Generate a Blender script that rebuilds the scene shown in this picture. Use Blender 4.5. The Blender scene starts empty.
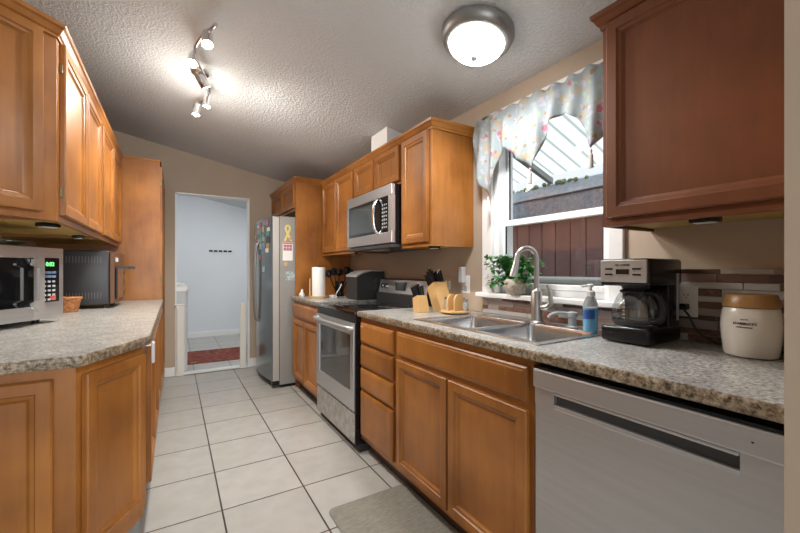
import bpy, bmesh, math, random
from mathutils import Vector, Matrix, Euler
random.seed(7)
PI = math.pi
SC = bpy.context.scene
COL = SC.collection

# ------------------------------------------------------------------ camera, world, lights, exposure
FPX = 377.0
YAW = math.atan(226 / FPX)
cam_d = bpy.data.cameras.new('camera')
cam_d.sensor_fit = 'HORIZONTAL'; cam_d.sensor_width = 36
cam_d.lens = FPX / 800 * 36
cam_d.shift_y = 3.5 / 800
cam_d.clip_start = 0.02
cam = bpy.data.objects.new('camera', cam_d); COL.objects.link(cam)
cam.location = (0, 0, 1.18); cam.rotation_euler = (PI / 2, 0, -YAW)
SC.camera = cam

vs = SC.view_settings
vs.view_transform = 'Standard'; vs.look = 'None'; vs.gamma = 1; vs.use_curve_mapping = False
vs.exposure = 0.86

W = bpy.data.worlds.new('world'); SC.world = W; W.use_nodes = True
bg = W.node_tree.nodes['Background']
bg.inputs[0].default_value = (0.93, 0.96, 1.0, 1); bg.inputs[1].default_value = 0.65

def area(name, loc, rot, sx, sy, power, col=(1, 1, 1)):
    d = bpy.data.lights.new(name, 'AREA'); d.shape = 'RECTANGLE'; d.size = sx; d.size_y = sy
    d.energy = power; d.color = col
    o = bpy.data.objects.new(name, d); COL.objects.link(o); o.location = loc; o.rotation_euler = rot
    return o
area('fill_behind', (0.35, -3.2, 1.5), (math.radians(80), 0, 0), 2.6, 1.7, 52, (0.95, 0.98, 1))  # added fill light behind the camera, no window modelled there
area('hall_fill', (1.75, 6.2, 2.05), (0, math.radians(35), 0), 0.8, 0.8, 8.8, (0.93, 0.97, 1))  # unseen area lights added on both sides to brighten the hall
area('hall_fill', (-0.85, 6.2, 2.4), (0, math.radians(-35), 0), 0.8, 0.8, 8.8, (0.93, 0.97, 1))

sn = bpy.data.lights.new('sun', 'SUN'); sn.energy = 2.0; sn.angle = math.radians(3)
sno = bpy.data.objects.new('sun', sn); COL.objects.link(sno); sno.rotation_euler = (math.radians(-12), math.radians(28), 0)

def zceil(x): return 2.22 + 0.19 * (1.65 - x)

# ------------------------------------------------------------------ materials
def mat(name, col, rough=0.5, metal=0.0, emit=None, es=1.0, coat=0.0, spec=0.5, alpha=None, trans=0.0):
    m = bpy.data.materials.new(name); m.use_nodes = True
    b = m.node_tree.nodes['Principled BSDF']
    b.inputs['Base Color'].default_value = (*col, 1); b.inputs['Roughness'].default_value = rough
    b.inputs['Metallic'].default_value = metal; b.inputs['Coat Weight'].default_value = coat
    b.inputs['Specular IOR Level'].default_value = spec
    b.inputs['Transmission Weight'].default_value = trans
    if emit:
        b.inputs['Emission Color'].default_value = (*emit, 1); b.inputs['Emission Strength'].default_value = es
    return m

def nd(m, t): return m.node_tree.nodes.new(t)
def lk(m, a, b): m.node_tree.links.new(a, b)
def bsdf(m): return m.node_tree.nodes['Principled BSDF']

def ramp(m, fac, stops):
    r = nd(m, 'ShaderNodeValToRGB')
    e = r.color_ramp.elements
    while len(e) < len(stops): e.new(0.5)
    for i, (p, c) in enumerate(stops):
        e[i].position = p; e[i].color = (*c, 1)
    lk(m, fac, r.inputs[0]); return r.outputs[0]

def noise_mat(name, stops, scale, detail=4, stretch=(1, 1, 1), rough=0.5, metal=0.0, bump=0.0, bscale=None, coat=0.0, spec=0.5, coord='Object', bdist=0.01, dist=0.0):
    m = mat(name, (0.5, 0.5, 0.5), rough, metal, coat=coat, spec=spec)
    tc = nd(m, 'ShaderNodeTexCoord'); mp = nd(m, 'ShaderNodeMapping')
    mp.inputs['Scale'].default_value = stretch
    lk(m, tc.outputs[coord], mp.inputs[0])
    n = nd(m, 'ShaderNodeTexNoise'); n.inputs['Scale'].default_value = scale; n.inputs['Detail'].default_value = detail
    n.inputs['Distortion'].default_value = dist
    lk(m, mp.outputs[0], n.inputs['Vector'])
    lk(m, ramp(m, n.outputs['Fac'], stops), bsdf(m).inputs['Base Color'])
    if bump:
        n2 = nd(m, 'ShaderNodeTexNoise'); n2.inputs['Scale'].default_value = bscale or scale; n2.inputs['Detail'].default_value = 3
        lk(m, tc.outputs[coord], n2.inputs['Vector'])
        b = nd(m, 'ShaderNodeBump'); b.inputs['Strength'].default_value = bump; b.inputs['Distance'].default_value = bdist
        lk(m, n2.outputs['Fac'], b.inputs['Height']); lk(m, b.outputs[0], bsdf(m).inputs['Normal'])
    return m

def wood(name, dark, light, rough=0.32, coat=0.25):
    m = mat(name, light, rough, coat=coat, spec=0.45); bsdf(m).inputs['Coat Roughness'].default_value = 0.25
    tc = nd(m, 'ShaderNodeTexCoord'); oi = nd(m, 'ShaderNodeObjectInfo')
    ad = nd(m, 'ShaderNodeVectorMath'); ad.operation = 'MULTIPLY_ADD'
    ad.inputs[1].default_value = (1, 1, 1)
    mu = nd(m, 'ShaderNodeVectorMath'); mu.operation = 'SCALE'; mu.inputs[0].default_value = (13, 7, 5)
    lk(m, oi.outputs['Random'], mu.inputs['Scale'])
    lk(m, tc.outputs['Object'], ad.inputs[0]); lk(m, mu.outputs[0], ad.inputs[2])
    mp = nd(m, 'ShaderNodeMapping'); mp.inputs['Scale'].default_value = (22, 22, 2.2); lk(m, ad.outputs[0], mp.inputs[0])
    n = nd(m, 'ShaderNodeTexNoise'); n.inputs['Scale'].default_value = 1.6; n.inputs['Detail'].default_value = 6; n.inputs['Roughness'].default_value = 0.6
    lk(m, mp.outputs[0], n.inputs['Vector'])
    n2 = nd(m, 'ShaderNodeTexNoise'); n2.inputs['Scale'].default_value = 3.2; n2.inputs['Detail'].default_value = 3
    lk(m, ad.outputs[0], n2.inputs['Vector'])
    mx = nd(m, 'ShaderNodeMath'); mx.operation = 'MULTIPLY_ADD'; mx.inputs[1].default_value = 0.24
    lk(m, n.outputs['Fac'], mx.inputs[0])
    m2 = nd(m, 'ShaderNodeMath'); m2.operation = 'MULTIPLY'; m2.inputs[1].default_value = 0.76
    lk(m, n2.outputs['Fac'], m2.inputs[0]); lk(m, m2.outputs[0], mx.inputs[2])
    lk(m, ramp(m, mx.outputs[0], [(0.34, dark), (0.66, light)]), bsdf(m).inputs['Base Color'])
    return m

M = {}
M['wood'] = wood('cabinet_wood', (0.205, 0.071, 0.013), (0.40, 0.156, 0.031), 0.34, 0.0)
M['wood_shaded'] = wood('shaded_cabinet_wood', (0.105, 0.029, 0.008), (0.20, 0.060, 0.016), 0.42, 0.0)  # copy of the cabinet wood with dimmer light put into the colour
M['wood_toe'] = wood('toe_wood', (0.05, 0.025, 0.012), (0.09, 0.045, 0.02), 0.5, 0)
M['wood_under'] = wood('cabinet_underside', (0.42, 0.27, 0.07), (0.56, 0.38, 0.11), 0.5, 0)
M['bamboo'] = wood('light_wood', (0.52, 0.30, 0.11), (0.68, 0.43, 0.18), 0.45, 0.05)
M['lid_wood'] = wood('lid_wood', (0.23, 0.115, 0.035), (0.36, 0.19, 0.06), 0.4, 0.1)
M['wall'] = noise_mat('tan_wall_paint', [(0.3, (0.44, 0.35, 0.265)), (0.7, (0.47, 0.375, 0.285))], 3, rough=0.7, bump=0.12, bscale=120, bdist=0.002)
M['hallwall'] = noise_mat('hall_white_paint', [(0.3, (0.70, 0.73, 0.76)), (0.7, (0.73, 0.76, 0.79))], 2, rough=0.7, bump=0.1, bscale=120, bdist=0.002)
M['white'] = mat('white_paint', (0.80, 0.80, 0.79), 0.35)
M['vinyl'] = mat('white_vinyl', (0.84, 0.85, 0.86), 0.3)
M['black'] = mat('black_plastic', (0.009, 0.009, 0.010), 0.22, spec=0.35)
M['blackmat'] = mat('matte_black', (0.02, 0.02, 0.021), 0.55)
M['glossblack'] = mat('gloss_black_glass', (0.008, 0.008, 0.009), 0.06, coat=0.5)
M['charcoal'] = mat('charcoal_metal', (0.055, 0.055, 0.058), 0.4, 0.3)
M['chrome'] = mat('chrome', (0.75, 0.75, 0.76), 0.12, 1)
M['nickel'] = mat('brushed_nickel', (0.50, 0.49, 0.48), 0.32, 1)
M['nickel_dark'] = mat('satin_nickel_ring', (0.30, 0.295, 0.285), 0.4, 0.7)
M['plastic_white'] = mat('white_plastic', (0.78, 0.78, 0.76), 0.35)
M['plastic_grey'] = mat('grey_plastic', (0.36, 0.37, 0.38), 0.4)
M['paper'] = mat('paper', (0.82, 0.82, 0.80), 0.8)
M['ceramic'] = mat('cream_ceramic', (0.62, 0.585, 0.53), 0.25, coat=0.3)
M['cordblack'] = mat('black_rubber', (0.015, 0.015, 0.015), 0.5)
M['green_led'] = mat('green_led', (0.02, 0.2, 0.03), 0.5, emit=(0.15, 1.0, 0.2), es=1.6)
M['lamp_glass'] = mat('frosted_lamp_glass', (0.95, 0.95, 0.93), 0.4, emit=(1.0, 0.97, 0.93), es=9)
M['bulb'] = mat('spot_bulb', (1, 1, 1), 0.4, emit=(1.0, 0.95, 0.85), es=45)
M['puck_lens'] = mat('puck_lens', (0.75, 0.75, 0.72), 0.3)
M['pot'] = noise_mat('woven_pot', [(0.35, (0.30, 0.24, 0.19)), (0.65, (0.55, 0.48, 0.40))], 60, rough=0.7, bump=0.4, bscale=90)
M['wicker'] = noise_mat('wicker', [(0.35, (0.30, 0.10, 0.03)), (0.65, (0.60, 0.26, 0.09))], 45, rough=0.55, bump=0.6, bscale=90)
M['leaf'] = noise_mat('ivy_leaf', [(0.3, (0.015, 0.085, 0.015)), (0.7, (0.06, 0.26, 0.05))], 25, rough=0.4)
M['mat'] = noise_mat('grey_floor_mat', [(0.3, (0.17, 0.16, 0.13)), (0.7, (0.24, 0.225, 0.19))], 40, stretch=(1, 3, 1), rough=0.75, bump=0.3, bscale=60, bdist=0.003)
M['bluesoap'] = mat('blue_soap', (0.22, 0.56, 0.82), 0.15, trans=0.3)
M['clearplastic'] = mat('clear_plastic', (0.75, 0.80, 0.84), 0.12, trans=0.75)
M['red'] = mat('red_button', (0.55, 0.06, 0.03), 0.4)
M['bluebtn'] = mat('blue_button', (0.16, 0.26, 0.42), 0.4)
M['copper'] = mat('bronze_front', (0.17, 0.085, 0.05), 0.3, 0.6)
M['tassel'] = mat('tassel_thread', (0.38, 0.36, 0.33), 0.8)
M['gatemat'] = mat('gate_cream_plastic', (0.74, 0.72, 0.66), 0.45)
M['bulkwhite'] = mat('white_duct_board', (0.74, 0.74, 0.72), 0.6)
M['brass'] = mat('hinge_metal', (0.22, 0.16, 0.09), 0.5, 0.8)

def stainless(name, col, rough, stretch):
    m = noise_mat(name, [(0.35, tuple(c * 0.93 for c in col)), (0.65, col)], 1.0, 5, stretch, rough, 0.9)
    return m
M['steel'] = stainless('stainless_steel', (0.62, 0.63, 0.645), 0.36, (2, 2, 160))
M['steel_d'] = stainless('dishwasher_steel', (0.56, 0.56, 0.56), 0.42, (2, 2, 60))
M['steel_sink'] = mat('sink_steel', (0.60, 0.60, 0.60), 0.24, 1)
M['fridge_side'] = mat('fridge_grey_side', (0.32, 0.315, 0.295), 0.4, 0.3)
M['fridge_door'] = stainless('fridge_steel', (0.27, 0.30, 0.305), 0.2, (2, 2, 100))

def ceiling_mat():
    m = mat('knockdown_ceiling', (0.63, 0.645, 0.655), 0.8)
    tc = nd(m, 'ShaderNodeTexCoord')
    n = nd(m, 'ShaderNodeTexNoise'); n.inputs['Scale'].default_value = 70; n.inputs['Detail'].default_value = 2.5
    lk(m, tc.outputs['Object'], n.inputs['Vector'])
    rr = ramp(m, n.outputs['Fac'], [(0.42, (0, 0, 0)), (0.6, (1, 1, 1))])
    b = nd(m, 'ShaderNodeBump'); b.inputs['Strength'].default_value = 0.5; b.inputs['Distance'].default_value = 0.007
    lk(m, rr, b.inputs['Height']); lk(m, b.outputs[0], bsdf(m).inputs['Normal'])
    return m
M['ceiling'] = ceiling_mat()

def floor_mat():
    m = mat('floor_tile', (0.6, 0.58, 0.53), 0.32)
    tc = nd(m, 'ShaderNodeTexCoord'); mp = nd(m, 'ShaderNodeMapping')
    mp.inputs['Location'].default_value = (-0.203 + 4.03, -0.021 + 8.06, 0)
    lk(m, tc.outputs['Object'], mp.inputs[0])
    br = nd(m, 'ShaderNodeTexBrick'); br.offset = 0; br.squash = 1
    br.inputs['Scale'].default_value = 1; br.inputs['Mortar Size'].default_value = 0.0042
    br.inputs['Mortar Smooth'].default_value = 0.15; br.inputs['Brick Width'].default_value = 0.403
    br.inputs['Row Height'].default_value = 0.403; br.inputs['Bias'].default_value = 0
    br.inputs['Color1'].default_value = (0.395, 0.383, 0.36, 1); br.inputs['Color2'].default_value = (0.43, 0.418, 0.394, 1)
    br.inputs['Mortar'].default_value = (0.055, 0.042, 0.032, 1)
    lk(m, mp.outputs[0], br.inputs['Vector'])
    n = nd(m, 'ShaderNodeTexNoise'); n.inputs['Scale'].default_value = 9; n.inputs['Detail'].default_value = 6
    lk(m, tc.outputs['Object'], n.inputs['Vector'])
    r = ramp(m, n.outputs['Fac'], [(0.3, (0.90, 0.90, 0.89)), (0.7, (1.04, 1.04, 1.04))])
    mx = nd(m, 'ShaderNodeMixRGB'); mx.blend_type = 'MULTIPLY'; mx.inputs[0].default_value = 1
    lk(m, br.outputs['Color'], mx.inputs[1]); lk(m, r, mx.inputs[2]); lk(m, mx.outputs[0], bsdf(m).inputs['Base Color'])
    b = nd(m, 'ShaderNodeBump'); b.invert = True; b.inputs['Strength'].default_value = 0.5; b.inputs['Distance'].default_value = 0.004
    lk(m, br.outputs['Fac'], b.inputs['Height']); lk(m, b.outputs[0], bsdf(m).inputs['Normal'])
    return m
M['floor'] = floor_mat()

def granite_mat(name, stops, rough):
    m = mat(name, (0.4, 0.38, 0.34), rough)
    tc = nd(m, 'ShaderNodeTexCoord')
    n = nd(m, 'ShaderNodeTexNoise'); n.inputs['Scale'].default_value = 85; n.inputs['Detail'].default_value = 5; n.inputs['Roughness'].default_value = 0.7
    lk(m, tc.outputs['Object'], n.inputs['Vector'])
    c = ramp(m, n.outputs['Fac'], stops)
    n2 = nd(m, 'ShaderNodeTexNoise'); n2.inputs['Scale'].default_value = 14; n2.inputs['Detail'].default_value = 4
    lk(m, tc.outputs['Object'], n2.inputs['Vector'])
    c2 = ramp(m, n2.outputs['Fac'], [(0.35, (0.78, 0.76, 0.74)), (0.65, (1.08, 1.06, 1.02))])
    mx = nd(m, 'ShaderNodeMixRGB'); mx.blend_type = 'MULTIPLY'; mx.inputs[0].default_value = 1
    lk(m, c, mx.inputs[1]); lk(m, c2, mx.inputs[2]); lk(m, mx.outputs[0], bsdf(m).inputs['Base Color'])
    return m
M['granite'] = granite_mat('speckled_worktop', [(0.36, (0.10, 0.085, 0.07)), (0.45, (0.28, 0.275, 0.265)), (0.54, (0.43, 0.43, 0.42)), (0.64, (0.57, 0.575, 0.57))], 0.3)
M['granite_edge'] = granite_mat('speckled_worktop_edge', [(0.36, (0.045, 0.03, 0.018)), (0.46, (0.20, 0.15, 0.095)), (0.55, (0.34, 0.27, 0.19)), (0.66, (0.46, 0.40, 0.32))], 0.35)

def siding_mat():
    m = noise_mat('brown_siding', [(0.3, (0.25, 0.135, 0.135)), (0.7, (0.32, 0.18, 0.18))], 3, rough=0.75, stretch=(1, 1, 0.4), bump=0.3, bscale=40, bdist=0.004)
    return m
M['siding'] = siding_mat()
M['shingle'] = noise_mat('blue_grey_fascia', [(0.3, (0.17, 0.215, 0.29)), (0.7, (0.33, 0.39, 0.48))], 45, rough=0.85, bump=0.4, bscale=60)
M['shingle_light'] = noise_mat('blue_grey_flashing', [(0.3, (0.30, 0.35, 0.43)), (0.7, (0.40, 0.45, 0.53))], 20, rough=0.7)
M['moss'] = noise_mat('moss', [(0.3, (0.10, 0.13, 0.05)), (0.7, (0.32, 0.36, 0.20))], 50, rough=0.9)
def polycarb(name='translucent_roof_panel', tc=(0.90, 0.95, 0.93)):
    m = mat(name, (0.75, 0.80, 0.78), 0.5)
    nt = m.node_tree; t = nd(m, 'ShaderNodeBsdfTranslucent'); t.inputs[0].default_value = (*tc, 1)
    mx = nd(m, 'ShaderNodeMixShader'); mx.inputs[0].default_value = 0.72
    lk(m, bsdf(m).outputs[0], mx.inputs[1]); lk(m, t.outputs[0], mx.inputs[2])
    lk(m, mx.outputs[0], nt.nodes['Material Output'].inputs[0])
    return m
M['polycarb'] = polycarb(); M['polyrib'] = polycarb('grey_roof_rib', (0.50, 0.56, 0.55))
def thin_glass(name, tint=(0.96, 0.98, 0.98), gl=0.08, rough=0.02):
    m = bpy.data.materials.new(name); m.use_nodes = True; nt = m.node_tree; nt.nodes.clear()
    out = nt.nodes.new('ShaderNodeOutputMaterial'); tr = nt.nodes.new('ShaderNodeBsdfTransparent'); g = nt.nodes.new('ShaderNodeBsdfGlossy')
    tr.inputs[0].default_value = (*tint, 1); g.inputs['Roughness'].default_value = rough
    mx = nt.nodes.new('ShaderNodeMixShader'); mx.inputs[0].default_value = gl
    nt.links.new(tr.outputs[0], mx.inputs[1]); nt.links.new(g.outputs[0], mx.inputs[2]); nt.links.new(mx.outputs[0], out.inputs[0])
    return m
M['pane'] = thin_glass('window_pane', (0.95, 0.97, 0.97), 0.06)
M['carafe'] = thin_glass('carafe_glass', (0.80, 0.83, 0.83), 0.16, 0.04)
M['platter'] = thin_glass('green_tinted_glass', (0.62, 0.78, 0.72), 0.25, 0.05)
M['ovenglass'] = mat('oven_glass', (0.035, 0.033, 0.03), 0.08, coat=0.4)

def fabric_mat():
    m = mat('floral_fabric', (0.6, 0.64, 0.63), 0.85)
    tc = nd(m, 'ShaderNodeTexCoord')
    base = (0.285, 0.325, 0.335)
    cur = None
    def layer(cur, scale, thr, col, seed, nscale):
        mp = nd(m, 'ShaderNodeMapping'); mp.inputs['Location'].default_value = (seed, seed * 1.7, seed * 0.6)
        lk(m, tc.outputs['Object'], mp.inputs[0])
        nz = nd(m, 'ShaderNodeTexNoise'); nz.inputs['Scale'].default_value = nscale; lk(m, mp.outputs[0], nz.inputs['Vector'])
        ad = nd(m, 'ShaderNodeVectorMath'); ad.operation = 'MULTIPLY_ADD'; ad.inputs[1].default_value = (0.06, 0.06, 0.06)
        lk(m, nz.outputs['Color'], ad.inputs[0]); lk(m, mp.outputs[0], ad.inputs[2])
        v = nd(m, 'ShaderNodeTexVoronoi'); v.inputs['Scale'].default_value = scale; lk(m, ad.outputs[0], v.inputs['Vector'])
        f = ramp(m, v.outputs['Distance'], [(thr, (1, 1, 1)), (thr + 0.06, (0, 0, 0))])
        mx = nd(m, 'ShaderNodeMixRGB'); lk(m, f, mx.inputs[0])
        if cur is None: mx.inputs[1].default_value = (*base, 1)
        else: lk(m, cur, mx.inputs[1])
        mx.inputs[2].default_value = (*col, 1)
        return mx.outputs[0]
    cur = layer(cur, 13, 0.27, (0.37, 0.31, 0.23), 3.1, 20)
    cur = layer(cur, 22, 0.24, (0.33, 0.40, 0.30), 8.4, 25)
    cur = layer(cur, 21, 0.25, (0.40, 0.37, 0.43), 1.4, 25)
    cur = layer(cur, 13, 0.18, (0.42, 0.12, 0.17), 5.7, 22)
    cur = layer(cur, 19, 0.18, (0.30, 0.20, 0.12), 11.7, 22)
    lk(m, cur, bsdf(m).inputs['Base Color'])
    t = nd(m, 'ShaderNodeBsdfTranslucent'); lk(m, cur, t.inputs[0])
    mx = nd(m, 'ShaderNodeMixShader'); mx.inputs[0].default_value = 0.12
    lk(m, bsdf(m).outputs[0], mx.inputs[1]); lk(m, t.outputs[0], mx.inputs[2]); lk(m, mx.outputs[0], m.node_tree.nodes['Material Output'].inputs[0])
    return m
M['fabric'] = fabric_mat()
M['runner'] = noise_mat('red_runner', [(0.36, (0.02, 0.015, 0.008)), (0.47, (0.17, 0.016, 0.012)), (0.56, (0.22, 0.03, 0.02)), (0.64, (0.25, 0.16, 0.06))], 16, 5, (1, 2.4, 1), 0.9, dist=0.8)

# ------------------------------------------------------------------ geometry helpers
class MB:
    def __init__(s): s.bm = bmesh.new(); s.mi = 0
    def _f(s, vs_):
        try:
            f = s.bm.faces.new(vs_); f.material_index = s.mi; return f
        except ValueError: return None
    def box(s, x0, x1, y0, y1, z0, z1, bev=0.0, seg=2):
        v = [s.bm.verts.new((x, y, z)) for z in (z0, z1) for y in (y0, y1) for x in (x0, x1)]
        fs = [s._f([v[i] for i in q]) for q in ((0, 2, 3, 1), (4, 5, 7, 6), (0, 1, 5, 4), (2, 6, 7, 3), (0, 4, 6, 2), (1, 3, 7, 5))]
        if bev:
            es = list({e for f in fs for e in f.edges})
            r = bmesh.ops.bevel(s.bm, geom=es, offset=bev, segments=seg, affect='EDGES', profile=0.5)
            for f in r['faces']: f.material_index = s.mi
        return s
    def prism(s, poly, z0, z1, axis='z'):
        def P(a, b, c):
            return {'z': (a, b, c), 'y': (a, c, b), 'x': (c, a, b)}[axis]
        lo = [s.bm.verts.new(P(a, b, z0)) for a, b in poly]; hi = [s.bm.verts.new(P(a, b, z1)) for a, b in poly]
        s._f(lo[::-1]); s._f(hi)
        n = len(poly)
        for i in range(n): s._f([lo[i], lo[(i + 1) % n], hi[(i + 1) % n], hi[i]])
        return s
    def lathe(s, prof, seg=24, c=(0, 0, 0), axis='z', cap=True):
        rings = []
        for r, h in prof:
            ring = []
            for k in range(seg):
                a = 2 * PI * k / seg
                p = (r * math.cos(a), r * math.sin(a), h)
                if axis == 'x': p = (h, p[0], p[1])
                if axis == 'y': p = (p[1], h, p[0])
                ring.append(s.bm.verts.new((p[0] + c[0], p[1] + c[1], p[2] + c[2])))
            rings.append(ring)
        for a, b in zip(rings, rings[1:]):
            for k in range(seg): s._f([a[k], a[(k + 1) % seg], b[(k + 1) % seg], b[k]])
        if cap: s._f(rings[0][::-1]); s._f(rings[-1])
        return s
    def cyl(s, c, r, h, axis='z', seg=20): return s.lathe([(r, 0), (r, h)], seg, c, axis)
    def tube(s, pts, r, seg=10):
        pts = [Vector(p) for p in pts]; rr = r if isinstance(r, (list, tuple)) else [r] * len(pts)
        rings = []; up = Vector((0.13, 0.27, 0.95)).normalized()
        for i, p in enumerate(pts):
            t = (pts[min(i + 1, len(pts) - 1)] - pts[max(i - 1, 0)]).normalized()
            u = up - t * up.dot(t)
            if u.length < 1e-3: u = Vector((1, 0, 0)) - t * t.x
            u.normalize(); w = t.cross(u); up = u
            rings.append([s.bm.verts.new(p + (u * math.cos(2 * PI * k / seg) + w * math.sin(2 * PI * k / seg)) * rr[i]) for k in range(seg)])
        for a, b in zip(rings, rings[1:]):
            for k in range(seg): s._f([a[k], a[(k + 1) % seg], b[(k + 1) % seg], b[k]])
        s._f(rings[0][::-1]); s._f(rings[-1]); return s
    def bar(s, a, b, r, seg=12): return s.tube([a, b], r, seg)
    def quad(s, pts): s._f([s.bm.verts.new(p) for p in pts]); return s
    def sphere(s, c, r, u=16, v=10, sc=(1, 1, 1)):
        mtx = Matrix.Translation(c) @ Matrix.Diagonal((*[r * q for q in sc], 1))
        res = bmesh.ops.create_uvsphere(s.bm, u_segments=u, v_segments=v, radius=1, matrix=mtx)
        for vv in res['verts']:
            for f in vv.link_faces: f.material_index = s.mi
        return s
    def rings(s, rs, cap=True):
        R = [[s.bm.verts.new(p) for p in r] for r in rs]
        n = len(R[0])
        for a, b in zip(R, R[1:]):
            for k in range(n): s._f([a[k], a[(k + 1) % n], b[(k + 1) % n], b[k]])
        if cap: s._f(R[0][::-1]); s._f(R[-1])
        return s
    def build(s, name, m, parent=None, smooth=False, loc=None, rz=None, **props):
        bmesh.ops.recalc_face_normals(s.bm, faces=s.bm.faces[:])
        me = bpy.data.meshes.new(name); s.bm.to_mesh(me); s.bm.free()
        ms = m if isinstance(m, (list, tuple)) else [m]
        for q in ms: me.materials.append(q)
        if smooth:
            for p in me.polygons: p.use_smooth = True
            me.set_sharp_from_angle(angle=math.radians(38))
        o = bpy.data.objects.new(name, me); COL.objects.link(o)
        if parent: o.parent = parent
        if loc: o.location = loc
        if rz is not None: o.rotation_euler = (0, 0, rz)
        for k, v in props.items(): o[k] = v
        return o

def thing(name, label, cat, loc=(0, 0, 0), rz=0.0, group=None):
    o = bpy.data.objects.new(name, None); COL.objects.link(o)
    o.empty_display_size = 0.05
    o.location = loc; o.rotation_euler = (0, 0, rz); o['label'] = label; o['category'] = cat
    if group: o['group'] = group
    return o
def tag(o, label, cat, group=None):
    o['label'] = label; o['category'] = cat
    if group: o['group'] = group
    return o
def struct(o): o['kind'] = 'structure'; return o
def copy_tree(o, parent=None):
    c = o.copy(); COL.objects.link(c)
    if parent: c.parent = parent
    for ch in list(o.children): copy_tree(ch, c)
    return c
def curve_pts(pts, n=8):
    out = []; P = [Vector(p) for p in pts]; P = [P[0]] + P + [P[-1]]
    for i in range(1, len(P) - 2):
        for k in range(n):
            t = k / n; a, b, c, d = P[i - 1], P[i], P[i + 1], P[i + 2]
            out.append(0.5 * ((2 * b) + (c - a) * t + (2 * a - 5 * b + 4 * c - d) * t * t + (3 * b - a - 3 * c + d) * t ** 3))
    out.append(P[-2]); return out
def sweep(path, prof, closed=False):
    """mitred sweep of profile [(outward offset, z)] along 2D path (outward = right of travel)"""
    mb = MB(); n = len(path); rs = []
    for i in range(n):
        p = Vector(path[i])
        d1 = (p - Vector(path[i - 1])).normalized() if i > 0 else None
        d2 = (Vector(path[(i + 1) % n]) - p).normalized() if i < n - 1 else None
        if d1 is None: d1 = d2
        if d2 is None: d2 = d1
        n1 = Vector((d1.y, -d1.x)); n2 = Vector((d2.y, -d2.x)); m_ = (n1 + n2)
        m_ = m_ / m_.length_squared * 2 if m_.length > 1e-4 else n1
        rs.append([(p.x + m_.x * o, p.y + m_.y * o, z) for o, z in prof])
    mb.rings(rs); return mb
def text_obj(txt, size, m, parent, mtx, name='lettering', ext=0.0008, bendr=None):
    cu = bpy.data.curves.new(name, 'FONT'); cu.body = txt; cu.size = size; cu.extrude = ext; cu.align_x = 'CENTER'; cu.align_y = 'CENTER'
    t = bpy.data.objects.new(name, cu); COL.objects.link(t)
    dg = bpy.context.evaluated_depsgraph_get()
    me = bpy.data.meshes.new_from_object(t.evaluated_get(dg))
    bpy.data.objects.remove(t); bpy.data.curves.remove(cu)
    for v in me.vertices:
        if bendr:
            a = v.co.x / bendr; x = math.sin(a) * (bendr + v.co.z); z = math.cos(a) * (bendr + v.co.z) - bendr
            v.co.x, v.co.z = x, z
        v.co = mtx @ v.co
    me.materials.clear(); me.materials.append(m)
    o = bpy.data.objects.new(name, me); COL.objects.link(o); o.parent = parent
    return o
def front_mtx(x, y, z):   # text readable from local -y
    return Matrix.Translation((x, y, z)) @ Euler((PI / 2, 0, 0)).to_matrix().to_4x4()

# ------------------------------------------------------------------ the room
XL, XR, YF, YH, YB = -0.92, 1.65, 4.9, 7.5, -3.6
struct(MB().prism([(-3.4, YB), (1.78, YB), (1.78, YF + 0.11), (2.4, YF + 0.11), (2.4, 7.7), (-3.4, 7.7)], -0.1, 0).build('floor', M['floor']))
def ceil_part(x0, x1, y0, y1):
    return MB().prism([(x0, zceil(x0)), (x1, zceil(x1)), (x1, zceil(x1) + 0.12), (x0, zceil(x0) + 0.12)], y0, y1, 'y').build('ceiling', M['ceiling'])
struct(ceil_part(-3.4, 1.78, YB, YF + 0.11)); struct(ceil_part(-3.4, 2.4, YF + 0.11, 7.7))
# right wall with window opening
WY0, WY1, WZ0, WZ1 = 0.945, 1.66, 1.045, 2.06
mb = MB()
top = zceil(XR) + 0.03
mb.box(XR, XR + 0.13, 0.09, WY0, 0, top); mb.box(XR, XR + 0.13, WY1, YF, 0, top)
mb.box(XR, XR + 0.13, WY0, WY1, 0, WZ0); mb.box(XR, XR + 0.13, WY0, WY1, WZ1, top)
struct(mb.build('wall_right', M['wall']))
struct(MB().box(0.951, XR, 0.09, 0.2285, 0, 2.36).build('wall_front', M['wall']))
struct(MB().prism([(XL - 0.12, 0), (XL, 0), (XL, zceil(XL) + 0.02), (XL - 0.12, zceil(XL - 0.12) + 0.02)], 1.40, YF, 'y').build('wall_left', M['wall']))
struct(MB().box(XR, XR + 0.13, YB, 0.0899, 0, top).build('wall_right_rear', M['wall']))
struct(MB().box(-3.5, -3.4, YB, 4.9, 0, zceil(-3.4)).build('wall_left_rear', M['wall']))
# far wall with doorway
DX0, DX1, DZ = 0.012, 0.79, 2.05
mb = MB()
def wseg(x0, x1, z0=0): mb.prism([(x0, z0), (x1, z0), (x1, zceil(x1) + 0.02), (x0, zceil(x0) + 0.02)], YF, YF + 0.11, 'y')
wseg(XL - 0.12, DX0); wseg(DX1, XR + 0.13); wseg(DX0, DX1, DZ)
struct(mb.build('wall_back', M['wall']))
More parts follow.
